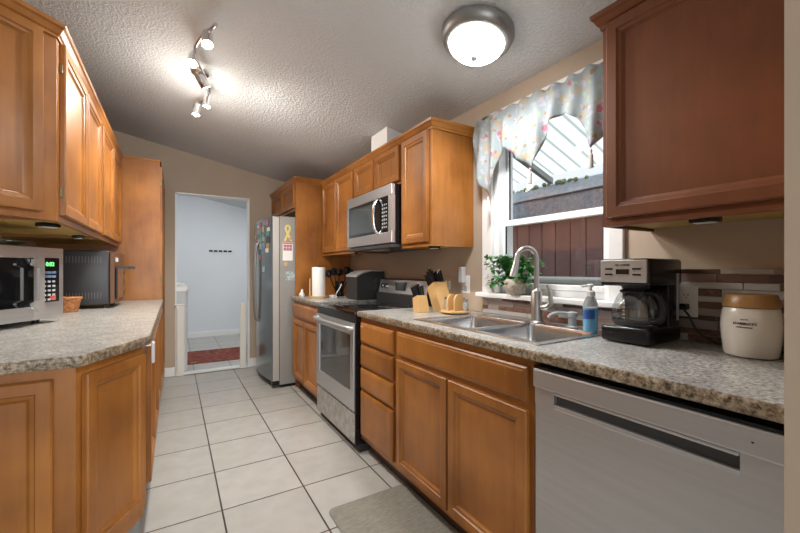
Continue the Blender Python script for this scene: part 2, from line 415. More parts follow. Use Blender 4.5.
# hall behind
struct(MB().prism([(-1.4, 0), (2.3, 0), (2.3, zceil(2.3) + 0.02), (-1.4, zceil(-1.4) + 0.02)], YH, YH + 0.1, 'y').build('wall_hall_back', M['hallwall']))
struct(MB().box(-1.5, -1.4, YF + 0.11, YH, 0, zceil(-1.4)).build('wall_hall_left', M['hallwall']))
struct(MB().box(2.3, 2.4, YF + 0.11, YH, 0, zceil(2.4)).build('wall_hall_right', M['hallwall']))
struct(MB().box(-1.4, 2.3, YH - 0.014, YH, 0, 0.09).build('baseboard_hall', M['white']))
struct(MB().box(-0.09, DX0 - 0.004, YF - 0.016, YF, 0, 0.1, 0.004).build('baseboard_back', M['white']))
struct(MB().box(DX1 + 0.004, 0.9, YF - 0.016, YF, 0, 0.1, 0.004).build('baseboard_back_right', M['white']))
mb = MB()
mb.box(DX0 - 0.002, DX0 + 0.012, YF - 0.006, YF + 0.116, 0, DZ); mb.box(DX1 - 0.012, DX1 + 0.002, YF - 0.006, YF + 0.116, 0, DZ)
mb.box(DX0 - 0.002, DX1 + 0.002, YF - 0.006, YF + 0.116, DZ - 0.012, DZ + 0.002)
struct(mb.build('door_1', M['white']))
struct(MB().box(DX0, DX1, YF - 0.02, YF + 0.12, 0, 0.006).build('trim_1', M['hallwall']))

# window in right wall
win = bpy.data.objects.new('window_1', None); COL.objects.link(win); struct(win)
mb = MB()
cy0, cy1, cz0, cz1 = 0.885, 1.738, 1.045, 2.12
mb.box(XR - 0.018, XR + 0.0, cy0, WY0 + 0.004, cz0, cz1, 0.004); mb.box(XR - 0.018, XR, WY1 - 0.004, cy1, cz0, cz1, 0.004)
mb.box(XR - 0.018, XR, cy0, cy1, WZ1 - 0.005, cz1, 0.004)
mb.build('window_casing', M['white'], win)
mb = MB()   # jamb liner + frame
for (a, b) in ((WY0, WY0 + 0.03), (WY1 - 0.045, WY1)):
    mb.box(XR + 0.001, XR + 0.12, a, b, WZ0 + 0.0005, WZ1)
mb.box(XR, XR + 0.12, WY0 + 0.03, WY1 - 0.045, WZ1 - 0.03, WZ1); mb.box(XR + 0.0305, XR + 0.12, WY0 + 0.03, WY1 - 0.045, WZ0, WZ0 + 0.03)
mb.build('window_frame', M['vinyl'], win)
def sash(name, x, z0, z1, st, rb, rt):
    a, b = WY0 + 0.03, WY1 - 0.045
    m1 = MB()
    m1.box(x, x + 0.03, a, a + st, z0, z1, 0.003); m1.box(x, x + 0.03, b - st, b, z0, z1, 0.003)
    m1.box(x, x + 0.03, a + st, b - st, z0, z0 + rb, 0.003); m1.box(x, x + 0.03, a + st, b - st, z1 - rt, z1, 0.003)
    s_ = m1.build(name, M['vinyl'], win)
    MB().box(x + 0.013, x + 0.017, a + st, b - st, z0 + rb, z1 - rt).build('pane', M['pane'], s_)
    m2 = MB(); m2.box(x + 0.006, x + 0.012, a + st, a + st + 0.006, z0 + rb, z1 - rt); m2.box(x + 0.006, x + 0.012, b - st - 0.006, b - st, z0 + rb, z1 - rt)
    m2.build('gasket', M['black'], s_)
    return s_
sash('lower_sash', XR + 0.028, WZ0 + 0.03, 1.47, 0.022, 0.03, 0.034)
us = sash('upper_sash', XR + 0.062, 1.44, WZ1 - 0.03, 0.018, 0.03, 0.03)
struct(MB().box(XR - 0.062, XR + 0.03, 0.872, 1.752, 1.018, 1.045, 0.005).build('window_sill', M['white'], win))

# ------------------------------------------------------------------ outside
FX = 3.6
struct(MB().box(XR + 0.14, 6, -3, 10, -0.15, -0.05).build('ground_outside', mat('concrete', (0.35, 0.34, 0.33), 0.9)))
t = thing('neighbour_wall', 'brown vertical-board siding wall seen outside through the window', 'wall', (FX, 2.4, -0.05))
mb = MB(); mb.box(0.02, 0.1, -2.6, 3.4, 0, 1.83)
y = -2.6
while y < 3.4:
    mb.box(0, 0.022, y + 0.006, y + 0.174, 0, 1.83, 0.004, 1); y += 0.18
mb.build('siding', M['siding'], t)
mb = MB(); mb.prism([(-0.10, 1.80), (0.14, 1.80), (0.14, 2.22), (-0.04, 2.10), (-0.10, 2.0)], -2.6, 3.4, 'y'); mb.build('eave', M['shingle'], t)
mb = MB(); mb.prism([(-0.125, 2.03), (-0.06, 2.16), (0.0, 2.19), (0.0, 2.16), (-0.1, 2.03)], -2.6, 3.4, 'y'); mb.build('drip_edge', M['shingle_light'], t)
mb = MB()
for i in range(130):
    mb.sphere((-0.07 + random.uniform(-.01, .04), random.uniform(-2.4, 3.3), 2.165 + random.uniform(-.01, .015)), random.uniform(0.008, 0.028), 7, 5)
o = mb.build('moss', M['moss'], t); o['kind'] = 'stuff'
t = thing('patio_roof', 'translucent corrugated patio roof sloping down outside the window', 'roof', (1.8, 2.4, 2.86))
K = 0.37; L = FX - 0.05 - 1.8
mb = MB()
rows = []; yy = -2.6
while yy < 3.4:
    rows += [(yy, 0.0, 0), (yy + 0.118, 0.0, 1), (yy + 0.128, 0.022, 2), (yy + 0.142, 0.022, 1), (yy + 0.152, 0.0, 0)]
    yy += 0.16
vA = [mb.bm.verts.new((0, a, b)) for a, b, _ in rows]; vB = [mb.bm.verts.new((L, a, b - K * L)) for a, b, _ in rows]
for i in range(len(rows) - 1):
    mb.mi = 0 if rows[i][2] == 0 else 1
    mb._f([vA[i], vA[i + 1], vB[i + 1], vB[i]])
mb.build('roof_panel', [M['polycarb'], M['polyrib']], t)
for yy in (-2.1, -0.93, 0.27, 1.47, 2.67):
    mb = MB(); mb.prism([(0, -0.09), (L, -0.09 - K * L), (L, -0.03 - K * L), (0, -0.03)], yy, yy + 0.05, 'y'); mb.build('rafter', mat('grey_rafter', (0.30, 0.31, 0.31), 0.7), t)
t = thing('reflection_box', 'grey box added outside for the reflection in the window', 'box', (2.75, 1.95, -0.05))  # box added in place of the room's grey reflection in the pane
MB().box(-0.25, 0.25, -0.75, 0.55, 0.0, 1.12, 0.02).build('box_body', M['plastic_grey'], t)
MB().box(-0.27, 0.27, -0.77, 0.57, 1.12, 1.17, 0.015).build('lid', mat('pale_grey_plastic', (0.5, 0.51, 0.53), 0.5), t)

# ------------------------------------------------------------------ cabinets
def door_mesh(w, h, fr=0.056, th=0.02, flat=False):
    mb = MB()
    if flat:
        prof = [(0.0, 0.0), (0.0, -th * 0.6), (0.006, -th * 0.8), (0.012, -th * 0.85), (0.018, -th)]
    else:
        prof = [(0.0, 0.0), (0.0, -th * 0.75), (0.004, -th), (fr - 0.020, -th), (fr - 0.016, -th + 0.005), (fr - 0.006, -th + 0.007), (fr, -th + 0.013), (fr + 0.004, -th + 0.0155)]
    mb.rings([[(i, y, i), (w - i, y, i), (w - i, y, h - i), (i, y, h - i)] for i, y in prof])
    return mb
def add_door(t, x0, x1, z0, z1, name='door', fr=0.056, flat=False):
    o = door_mesh(x1 - x0, z1 - z0, fr, 0.02, flat).build(name, M['wood'], t)
    o.location = (x0, -0.0005, z0); return o
def base_cabinet(label, loc, rz, w, doors=(), drawers=(), d=0.56, toe=0.10, h=0.882, hollow=False):
    t = thing('base_cabinet', label, 'cabinet', loc, rz)
    mb = MB()
    if hollow:
        mb.box(0.0015, w - 0.0015, 0, 0.02, toe, h); mb.box(0.0015, 0.018, 0.02, d, toe, h); mb.box(w - 0.018, w - 0.0015, 0.02, d, toe, h); mb.box(0.018, w - 0.018, 0.02, d, toe, toe + 0.018)
    else: mb.box(0.0015, w - 0.0015, 0, d, toe, h)
    mb.build('carcass', M['wood'], t)
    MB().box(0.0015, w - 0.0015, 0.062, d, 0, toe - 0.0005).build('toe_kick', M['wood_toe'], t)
    for a in doors: add_door(t, *a)
    for a in drawers: add_door(t, *a, name='drawer', flat=True)
    return t
def upper_cabinet(label, loc, rz, w, h, doors, d=0.325, wd=None):
    wd = wd or M['wood']
    t = thing('wall_cabinet', label, 'cabinet', loc, rz)
    mb = MB()
    mb.box(0.0015, w - 0.0015, 0.02, d, 0.022, h); mb.box(0.0015, w - 0.0015, 0, 0.0195, 0, h)
    mb.box(0.0015, 0.016, 0.0195, d, 0, 0.0225); mb.box(w - 0.016, w - 0.0015, 0.0195, d, 0, 0.0225)
    mb.build('carcass', wd, t)
    MB().box(0.0165, w - 0.0165, 0.0198, d, 0.012, 0.0215).build('bottom_panel', M['wood_under'], t)
    for a in doors: add_door(t, *a).data.materials[0] = wd
    return t
CROWN = [(0, 0), (0.006, 0.0), (0.007, 0.010), (0.013, 0.016), (0.022, 0.034), (0.029, 0.041), (0.031, 0.055), (0, 0.055)]
def crown(label, path, z, m=None):
    o = sweep(path, [(a, b + z) for a, b in CROWN]).build('crown_molding', m or M['wood'])
    return tag(o, label, 'molding')

R90 = -PI / 2
# right base run
XF = 1.035
base_cabinet('wood base cabinet of four stacked drawers, right of the stove', (XF, 2.214, 0), R90, 0.456,
             drawers=[(0.022, 0.434, 0.722, 0.846), (0.022, 0.434, 0.576, 0.702), (0.022, 0.434, 0.430, 0.556), (0.022, 0.434, 0.132, 0.41)])
base_cabinet('wide wood sink cabinet with two panel doors below one false drawer front', (XF, 1.758, 0), R90, 0.91,
             doors=[(0.022, 0.45, 0.13, 0.705), (0.462, 0.888, 0.13, 0.705)], drawers=[(0.022, 0.888, 0.73, 0.852)], hollow=True)
base_cabinet('narrow wood base cabinet between stove and fridge panel, under the paper towel roll', (XF, 3.795, 0), R90, 0.795,
             doors=[(0.02, 0.39, 0.13, 0.70), (0.402, 0.775, 0.13, 0.70)], drawers=[(0.02, 0.775, 0.725, 0.852)])
# right wall cabinets
XU, ZU, HU = 1.322, 1.325, 0.715
upper_cabinet('large shade-darkened wood wall cabinet nearest the camera, hanging over the coffee maker', (XU, 0.788, ZU + 0.008), R90, 0.556, 0.72, [(0.022, 0.54, 0.028, 0.715)], wd=M['wood_shaded'])
upper_cabinet('tall single-door wood wall cabinet between the window and the mounted microwave', (XU, 2.186, ZU), R90, 0.356, HU, [(0.03, 0.325, 0.025, 0.705)])
upper_cabinet('short wood wall cabinet with two small doors above the mounted microwave', (XU, 2.95, 1.768), R90, 0.764, 0.272, [(0.015, 0.376, 0.02, 0.262), (0.388, 0.749, 0.02, 0.262)])
upper_cabinet('two-door wood wall cabinet between mounted microwave and fridge panel', (XU, 3.79, ZU), R90, 0.838, HU, [(0.06, 0.425, 0.025, 0.705), (0.437, 0.822, 0.025, 0.705)])
crown('wood crown molding along the wall cabinets over the stove', [(XU, 3.745), (XU, 1.83), (XR - 0.002, 1.83)], ZU + HU - 0.014)
crown('wood crown molding on the large wall cabinet nearest the camera', [(XR - 0.002, 0.788), (XU, 0.788), (XU, 0.232)][::-1][::-1], ZU + 0.72 - 0.004, M['wood_shaded'])
# fridge surround
t = upper_cabinet('short wood wall cabinet above the refrigerator with a tall side panel down to the floor', (1.065, 4.885, 1.79), R90, 1.058, 0.285, [(0.02, 0.52, 0.025, 0.27), (0.535, 1.035, 0.025, 0.27)], d=0.583)
o = MB().box(1.0605, 1.085, -0.01, 0.583, -1.79, 0.285).build('side_panel', M['wood'], t); o['label'] = 'tall flat side panel beside the refrigerator'
crown('wood crown molding on top of the fridge panel and over-fridge cabinet', [(1.055, 4.885), (1.055, 3.80), (XR - 0.004, 3.80)], 2.062)

# left base run
L90 = PI / 2
XLF = -0.108
CP = [(-0.247, 1.50), (-0.085, 1.805)]     # worktop chamfer
t = thing('base_cabinet', 'wood base cabinet at the near end of left counter, with an angled corner door', 'cabinet', (0, 0, 0))
ins = 0.022
fx0, fy0 = -0.262, 1.523      # face points
fx1, fy1 = XLF, 1.812
dirv = Vector((fx1 - fx0, fy1 - fy0)); clen = dirv.length; dirv.normalize()
rzc = math.atan2(dirv.y, dirv.x)
MB().prism([(XL + 0.003, fy0), (fx0, fy0), (fx1, fy1), (fx1, 2.03), (XL + 0.003, 2.03)], 0.2, 0.882).build('carcass', M['wood'], t)
MB().prism([(XL + 0.003, fy0 + 0.05), (fx0 - 0.02, fy0 + 0.05), (fx1 - 0.022, fy1 + 0.03), (fx1 - 0.022, 2.03), (XL + 0.003, 2.03)], 0, 0.1995).build('toe_kick', mat('grey_toe', (0.22, 0.22, 0.22), 0.5), t)
o = door_mesh(clen - 0.03, 0.60).build('door', M['wood'], t)
o.location = (fx0 + dirv.x * 0.022 + dirv.y * 0.001, fy0 + dirv.y * 0.022 - dirv.x * 0.001, 0.25); o.rotation_euler = (0, 0, rzc)
o = door_mesh(0.40, 0.60).build('door', M['wood'], t)
o.location = (fx0 - 0.052 - 0.40, fy0 - 0.001, 0.25)
base_cabinet('wood base cabinet on left side, just behind the angled corner door', (XLF, 2.035, 0), L90, 0.96, doors=[(0.012, 0.475, 0.218, 0.85), (0.485, 0.948, 0.218, 0.85)], d=0.80, toe=0.2)
base_cabinet('wood base cabinet on left side, next to the tall pantry', (XLF, 2.998, 0), L90, 0.96, doors=[(0.012, 0.475, 0.218, 0.85), (0.485, 0.948, 0.218, 0.85)], d=0.80, toe=0.2)
# left wall cabinets
XUL, ZUL, HUL = -0.40, 1.375, 0.745
c45 = math.sqrt(0.5)
t = thing('wall_cabinet', 'angled wood wall cabinet at the near end of the left row', 'cabinet', (0, 0, ZUL))
ax, ay = XUL, 1.985
el = 0.51 * math.sqrt(2)
bx_, by_ = ax - 0.51, ay - 0.51
MB().prism([(bx_, by_), (ax, ay), (ax, ay + 0.012), (XL + 0.003, ay + 0.012), (XL + 0.003, by_ + 0.01)], 0.022, HUL).prism([(bx_, by_), (ax, ay), (ax - 0.0, ay + 0.012), (ax - 0.02, ay + 0.012), (bx_, by_ + 0.03)], 0.0, 0.0215).build('carcass', M['wood'], t)
MB().prism([(bx_, by_ + 0.032), (ax - 0.021, ay + 0.012), (XL + 0.003, ay + 0.012), (XL + 0.003, by_ + 0.03)], 0.012, 0.0215).build('bottom_panel', M['wood_under'], t)
o = door_mesh(el - 0.10, HUL - 0.045).build('door', M['wood'], t)
o.location = (ax - (el - 0.045) * c45 + 0.0007, ay - (el - 0.045) * c45 - 0.0007, 0.03); o.rotation_euler = (0, 0, PI / 4)
for i, (lab) in enumerate(['two-door wood wall cabinet in the left row, right behind the angled end cabinet', 'two-door wood wall cabinet in the left row, beside the tall pantry']):
    t = upper_cabinet(lab, (XUL, 2.0 + i * 0.985, ZUL), L90, 0.982, HUL, [(0.028, 0.485, 0.028, HUL - 0.02), (0.497, 0.955, 0.028, HUL - 0.02)], d=0.515)
    for xx in (0.026, 0.956):
        for zz in (0.12, HUL - 0.12): MB().box(xx - 0.006, xx + 0.002, -0.012, 0.0, zz - 0.02, zz + 0.02, 0.002).build('hinge', M['brass'], t)
crown('wood crown molding along the left wall cabinets', [(bx_, by_), (ax, ay), (XUL, 3.965)], ZUL + HUL - 0.02)
t = thing('pantry_cabinet', 'tall wood pantry cabinet at the far end of left counter', 'cabinet', (XLF, 3.972, 0), L90)
MB().box(0, 0.92, 0, 0.805, 0.1, 2.14).build('carcass', M['wood'], t)
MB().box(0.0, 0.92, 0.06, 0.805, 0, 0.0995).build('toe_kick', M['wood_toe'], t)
add_door(t, 0.012, 0.455, 0.13, 2.10); add_door(t, 0.465, 0.908, 0.13, 2.10)
for zz in (0.4, 1.1, 1.95): MB().box(0.006, 0.013, -0.016, 0, zz - 0.025, zz + 0.025, 0.002).build('hinge', M['brass'], t)
MB().box(-0.004, 0.92, -0.01, 0.805, 2.1405, 2.158, 0.003).build('top_trim', M['wood'], t)

# ------------------------------------------------------------------ worktops
ZT, ZB = 0.917, 0.8825
def worktop(label, top_mb, edge_path):
    t = thing('worktop', label, 'worktop')
    top_mb.build('top', M['granite'], t)
    e = sweep(edge_path, [(0, ZB), (0.0015, ZB), (0.0045, ZB + 0.004), (0.005, ZT - 0.012), (0.004, ZT - 0.005), (0.001, ZT - 0.0008), (0, ZT - 0.0008)]).build('front_edge', M['granite_edge'], t, smooth=True)
    e['label'] = 'darker brown speckled front edge'
    return t
SX0, SX1, SY0, SY1 = 1.085, 1.575, 0.875, 1.675
XC = 1.012
mb = MB(); hx0, hx1, hy0, hy1 = SX0 + 0.015, SX1 - 0.015, SY0 + 0.015, SY1 - 0.015
mb.box(XC, hx0, 0.23, 2.214, ZB, ZT); mb.box(hx1, XR - 0.001, 0.23, 2.214, ZB, ZT)
mb.box(hx0, hx1, 0.23, hy0, ZB, ZT); mb.box(hx0, hx1, hy1, 2.214, ZB, ZT)
worktop('grey speckled worktop around the sink on the right', mb, [(XC, 2.214), (XC, 0.23)])
mb = MB(); mb.box(XC, XR - 0.001, 2.982, 3.798, ZB, ZT)
worktop('short speckled worktop piece between stove and fridge panel', mb, [(XC, 3.798), (XC, 2.982)])
mb = MB(); mb.prism([(XL + 0.002, 1.485), (CP[0][0], CP[0][1]), CP[1], (-0.088, 3.97), (XL + 0.002, 3.97)], ZB, ZT)
worktop('grey speckled worktop with clipped corner on the left', mb, [(XL + 0.002, 1.485), CP[0], CP[1], (-0.088, 3.97)])

# ------------------------------------------------------------------ backsplash mosaic
cols = [(0.34, 0.30, 0.29), (0.50, 0.49, 0.48), (0.14, 0.065, 0.045), (0.20, 0.10, 0.07), (0.09, 0.045, 0.035), (0.27, 0.18, 0.15), (0.40, 0.36, 0.33)]
tm = [mat('mosaic_tile', c, 0.12 if i in (0, 1, 6) else 0.3, coat=0.3) for i, c in enumerate(cols)]
tm[3] = noise_mat('mosaic_stone', [(0.3, (0.10, 0.045, 0.03)), (0.7, (0.27, 0.14, 0.10))], 70, rough=0.4)
tm.append(mat('grout', (0.42, 0.37, 0.33), 0.8))
def mosaic(mb, y0, y1, z0, z1, x):
    mb.mi = 7; mb.box(x - 0.006, x, y0, y1, z0, z1)
    z = z0; r = 0
    rnd = random.Random(5)
    hs = [0.026, 0.024, 0.030, 0.018, 0.026, 0.024, 0.02]
    base = [1, 3, 0, 4, 6, 2, 5, 3, 1, 2, 5, 0]
    while z < z1 - 0.008:
        h = min(hs[r % 7], z1 - z); y = y0 + rnd.uniform(-0.1, 0)
        while y < y1:
            l = rnd.choice([0.09, 0.14, 0.2, 0.26]); a, b = max(y, y0), min(y + l, y1)
            mb.mi = base[r % 12] if rnd.random() < 0.62 else rnd.choice([0, 1, 2, 3, 3, 4, 5, 6])
            if b - a > 0.008: mb.box(x - 0.010, x - 0.005, a + 0.001, b - 0.001, z + 0.001, z + h - 0.001, 0.0008, 1)
            y += l
        z += h; r += 1
mb = MB()
mosaic(mb, 0.231, 0.884, ZT + 0.001, 1.185, XR - 0.0005)
mosaic(mb, 0.884, 1.74, ZT + 0.001, 1.017, XR - 0.0005)
o = mb.build('backsplash', tm); tag(o, 'brown and grey glass mosaic backsplash on wall behind the sink and coffee maker', 'backsplash')
struct(MB().box(XR - 0.006, XR - 0.0002, 1.745, 2.2, ZT + 0.002, 1.03).build('trim_2', M['wall']))

# ------------------------------------------------------------------ ceiling lights
SL = math.atan(0.19)
def ceil_frame(x, y): return Matrix.Translation((x, y, zceil(x))) @ Matrix.Rotation(SL, 4, 'Y')
t = thing('ceiling_light', 'round frosted glass flush ceiling light with satin metal ring near window', 'ceiling light', (1.228, 1.335, zceil(1.228) - 0.001))
t.rotation_euler = (0, SL, 0)
MB().lathe([(0.150, 0), (0.168, -0.004), (0.170, -0.018), (0.160, -0.045), (0.146, -0.058), (0.140, -0.060), (0.10, -0.058)], 48).build('ring', M['nickel_dark'], t, smooth=True)
MB().lathe([(0.132, -0.05), (0.131, -0.060), (0.122, -0.080), (0.101, -0.100), (0.075, -0.114), (0.043, -0.123), (0.012, -0.127)], 48).build('glass_bowl', M['lamp_glass'], t, smooth=True)
MB().lathe([(0.014, -0.126), (0.016, -0.131), (0.013, -0.138), (0.004, -0.142)], 20).build('finial', M['nickel'], t, smooth=True)
ld = bpy.data.lights.new('bulb', 'SPOT'); ld.energy = 27; ld.spot_size = math.radians(172); ld.spot_blend = 0.6; ld.shadow_soft_size = 0.10; ld.color = (0.98, 0.985, 1)
lo = bpy.data.objects.new('bulb', ld); COL.objects.link(lo); lo.location = (1.228 - 0.03, 1.335, zceil(1.215) - 0.17)

TX, TY = 0.15, 2.85
t = thing('track_light', 'wavy chrome track light with five spot heads on the ceiling', 'track light', (TX, TY, zceil(TX)))
t.rotation_euler = (0, SL, 0)
MB().lathe([(0.055, 0), (0.057, -0.012), (0.05, -0.022), (0.01, -0.024)], 28).build('canopy', M['chrome'], t, smooth=True)
pts = [(0.02 + 0.055 * math.sin((k / 30 - 0.5) * 2 * PI * 1.15), -0.70 + 1.18 * k / 30, -0.055) for k in range(31)]
MB().tube(pts, 0.011, 10).bar((0, 0, -0.02), (0.02, 0, -0.056), 0.008).build('track_bar', M['chrome'], t, smooth=True)
heads = [(2, (0.15, -0.45, -0.9)), (9, (0.0, -0.5, -0.9)), (15, (0.75, 0.1, -0.75)), (22, (0.1, -0.05, -1)), (28, (0.0, -0.12, -1))]
for k, d in heads:
    p = Vector(pts[k]) - Vector((0, 0, 0.0)); d = Vector(d).normalized()
    q = p + Vector((0, 0, -0.045))
    rot = d.to_track_quat('Z', 'Y').to_matrix().to_4x4(); mt = Matrix.Translation(q) @ rot
    mb = MB(); mb.lathe([(0.012, -0.05), (0.022, -0.045), (0.027, -0.02), (0.029, 0.05), (0.026, 0.052), (0.022, 0.044)], 20)
    bmesh.ops.transform(mb.bm, matrix=mt, verts=mb.bm.verts[:]); mb.bar(p, q, 0.006, 8)
    hd = mb.build('spot_head', M['chrome'], t, smooth=True)
    mb = MB(); mb.lathe([(0.0225, 0.044), (0.02, 0.047), (0.004, 0.050)], 16)
    bmesh.ops.transform(mb.bm, matrix=mt, verts=mb.bm.verts[:])
    mb.build('bulb', M['bulb'], hd, smooth=True)
    sd = bpy.data.lights.new('spot', 'SPOT'); sd.energy = 20; sd.spot_size = math.radians(160); sd.spot_blend = 0.75; sd.color = (1, 0.945, 0.86); sd.shadow_soft_size = 0.03
    so = bpy.data.objects.new('spot', sd); COL.objects.link(so); so.parent = t; so.location = q + d * 0.07
    so.rotation_euler = d.to_track_quat('-Z', 'Y').to_euler()

gd = bpy.data.lights.new('fill_below_track', 'POINT'); gd.energy = 7; gd.shadow_soft_size = 0.15; gd.color = (1, 0.94, 0.85)  # bare point light added below the track to brighten the ceiling
go = bpy.data.objects.new('fill_below_track', gd); COL.objects.link(go); go.parent = t; go.location = (0.03, 0.1, -0.32)

# under-cabinet puck lights
def puck(label, loc, rz=0):
    t = thing('puck_light', label, 'cabinet light', loc, rz)
    MB().box(-0.036, 0.036, -0.026, 0.026, -0.018, 0, 0.005).build('housing', M['black'], t, smooth=True)
    MB().box(-0.027, 0.027, -0.018, 0.018, -0.0205, -0.0175, 0.002).build('lens', M['puck_lens'], t)
puck('small black light under the large wall cabinet above the coffee maker', (1.41, 0.515, ZU + 0.008 + 0.0118), PI / 2)
puck('small black light under the wall cabinet right of the mounted microwave', (1.43, 1.96, ZU + 0.0118), PI / 2)
puck('small black light under the wall cabinet above the ice maker', (1.40, 3.15, ZU + 0.0118), PI / 2)
puck('small black light under the angled wall cabinet on the left', (-0.475, 2.22, ZUL + 0.0118), PI / 4)
puck('small black light farther back under the left wall cabinets', (-0.49, 2.93, ZUL + 0.0118), PI / 2)

# vent duct box above right cabinets
t = tag(MB().prism([(1.385, ZU + HU + 0.002), (1.62, ZU + HU + 0.002), (1.62, zceil(1.62) - 0.002), (1.385, zceil(1.385) - 0.002)], 2.50, 2.765, 'y').build('vent_box', M['bulkwhite']), 'white boxed vent duct on top of the wall cabinets above microwave', 'duct')

# ------------------------------------------------------------------ dishwasher
t = thing('dishwasher', 'stainless dishwasher with pocket handle built under the right worktop', 'dishwasher', (1.03, 0.844, 0), R90)
w = 0.608
MB().box(0.004, w - 0.004, 0.03, 0.57, 0.10, 0.872).build('tub_body', M['blackmat'], t)
mb = MB()
hx0_, hx1_, hz0, hz1 = 0.075, 0.53, 0.745, 0.787
mb.box(0.003, w - 0.003, -0.004, 0.03, 0.115, hz0, 0.003); mb.box(0.003, hx0_, -0.004, 0.03, hz0 - 0.003, 0.797); mb.box(hx1_, w - 0.003, -0.004, 0.03, hz0 - 0.003, 0.797)
mb.box(hx0_ - 0.001, hx1_ + 0.001, 0.024, 0.03, hz0 - 0.003, 0.797)
mb.build('door', M['steel_d'], t)
MB().box(0.003, w - 0.003, -0.016, 0.03, 0.797, 0.858, 0.005).build('control_panel', M['steel_d'], t)
MB().box(hx0_, hx1_, -0.012, 0.022, hz1, 0.7968, 0.003).build('handle', M['steel'], t)
mb = MB(); mb.box(hx0_, hx1_, 0.009, 0.0238, hz0, hz1); mb.build('handle_recess', M['charcoal'], t)
MB().box(hx0_, hx1_, -0.0035, 0.0085, hz0 - 0.002, hz0 + 0.010, 0.002).build('handle_lip', M['steel'], t)
MB().box(0.552, 0.556, -0.0175, -0.0165 + 0.001, 0.826, 0.829).build('indicator', M['black'], t)
MB().box(0.003, w - 0.003, 0.05, 0.1, 0, 0.0995).build('toe_plate', M['blackmat'], t)
MB().box(0.003, w - 0.003, -0.012, 0.03, 0.8585, 0.866).build('gasket', M['black'], t)

# ------------------------------------------------------------------ sink
t = thing('sink', 'double-bowl stainless steel drop-in sink set in the right worktop', 'sink', (0, 0, ZT))
def rrect(x0, x1, y0, y1, r, z, n=5):
    out = []
    for cx_, cy_, a0 in ((x1 - r, y1 - r, 0), (x0 + r, y1 - r, 90), (x0 + r, y0 + r, 180), (x1 - r, y0 + r, 270)):
        for k in range(n + 1):
            a = math.radians(a0 + 90 * k / n); out.append((cx_ + r * math.cos(a), cy_ + r * math.sin(a), z))
    return out
bx0, bx1 = SX0 + 0.03, SX1 - 0.085
ym = 1.262
mb = MB()
# rim and deck strips
zr = 0.005
mb.box(SX0, bx0 + 0.003, SY0, SY1, 0.0005, zr, 0.002); mb.box(bx1 - 0.003, SX1, SY0, SY1, 0.0005, zr, 0.002)
mb.box(bx0, bx1, SY0, SY0 + 0.031, 0.0005, zr, 0.002); mb.box(bx0, bx1, SY1 - 0.031, SY1, 0.0005, zr, 0.002); mb.box(bx0, bx1, ym - 0.016, ym + 0.016, 0.0005, zr, 0.002)
mb.build('rim', M['steel_sink'], t)
for (a, b) in ((SY0 + 0.03, ym - 0.015), (ym + 0.015, SY1 - 0.03)):
    mb = MB()
    mb.rings([rrect(bx0, bx1, a, b, 0.03, zr - 0.001), rrect(bx0 + 0.004, bx1 - 0.004, a + 0.004, b - 0.004, 0.035, -0.01), rrect(bx0 + 0.012, bx1 - 0.012, a + 0.012, b - 0.012, 0.045, -0.15), rrect(bx0 + 0.04, bx1 - 0.04, a + 0.04, b - 0.04, 0.05, -0.17)], cap=False)
    mb._f([mb.bm.verts.new(p) for p in rrect(bx0 + 0.04, bx1 - 0.04, a + 0.04, b - 0.04, 0.05, -0.17)])
    bmesh.ops.remove_doubles(mb.bm, verts=mb.bm.verts[:], dist=1e-5)
    bowl = mb.build('bowl', M['steel_sink'], t, smooth=True)
    MB().lathe([(0.04, -0.1695), (0.042, -0.167), (0.025, -0.168), (0.01, -0.1685)], 20, ((bx0 + bx1) / 2, (a + b) / 2, 0)).build('drain', M['chrome'], bowl, smooth=True)
# faucet
fxx, fyy = 1.530, 1.245
t = thing('faucet', 'tall brushed nickel gooseneck kitchen faucet behind the sink', 'faucet', (fxx, fyy, ZT + 0.0055))
MB().lathe([(0.036, 0), (0.036, 0.004), (0.029, 0.010), (0.026, 0.03), (0.0265, 0.15), (0.020, 0.16), (0.015, 0.166)], 24).build('base', M['nickel'], t, smooth=True)
fd = Vector((-0.93, 0.37, 0)).normalized()
R_ = 0.052
neck = [(0, 0, 0.16), (0, 0, 0.22), (0, 0, 0.31)]
for k in range(1, 13):
    a = PI * k / 12
    neck.append(tuple(fd * (R_ - R_ * math.cos(a)) + Vector((0, 0, 0.31 + R_ * 1.05 * math.sin(a)))))
MB().tube(neck, 0.0125, 14).build('neck', M['nickel'], t, smooth=True)
e = fd * (2 * R_)
MB().tube([e + Vector((0, 0, 0.313)), e + fd * 0.004 + Vector((0, 0, 0.285)), e + fd * 0.012 + Vector((0, 0, 0.255)), e + fd * 0.018 + Vector((0, 0, 0.225))], [0.0135, 0.0155, 0.018, 0.0205], 16).build('spray_head', M['nickel'], t, smooth=True)
hdv = Vector((0.25, -0.97, 0))
MB().tube([hdv * 0.015 + Vector((0, 0, 0.075)), hdv * 0.05 + Vector((0, 0, 0.078)), hdv * 0.072 + Vector((0, 0, 0.10)), hdv * 0.066 + Vector((0, 0, 0.15)), hdv * 0.052 + Vector((0, 0, 0.185))], [0.013, 0.014, 0.013, 0.009, 0.006], 12).build('handle', M['nickel'], t, smooth=True)
t = thing('soap_dispenser', 'grey built-in pump dispenser on the sink deck by the faucet', 'soap dispenser', (1.535, 1.055, ZT + 0.0055))
MB().lathe([(0.027, 0), (0.027, 0.004), (0.018, 0.008), (0.017, 0.045), (0.022, 0.048), (0.022, 0.066), (0.012, 0.07)], 20).build('pump_body', M['plastic_grey'], t, smooth=True)
MB().tube(curve_pts([(0, 0, 0.058), (-0.04, 0.03, 0.064), (-0.075, 0.05, 0.058), (-0.088, 0.058, 0.042)], 5), 0.0075, 10).build('spout', M['plastic_grey'], t, smooth=True)

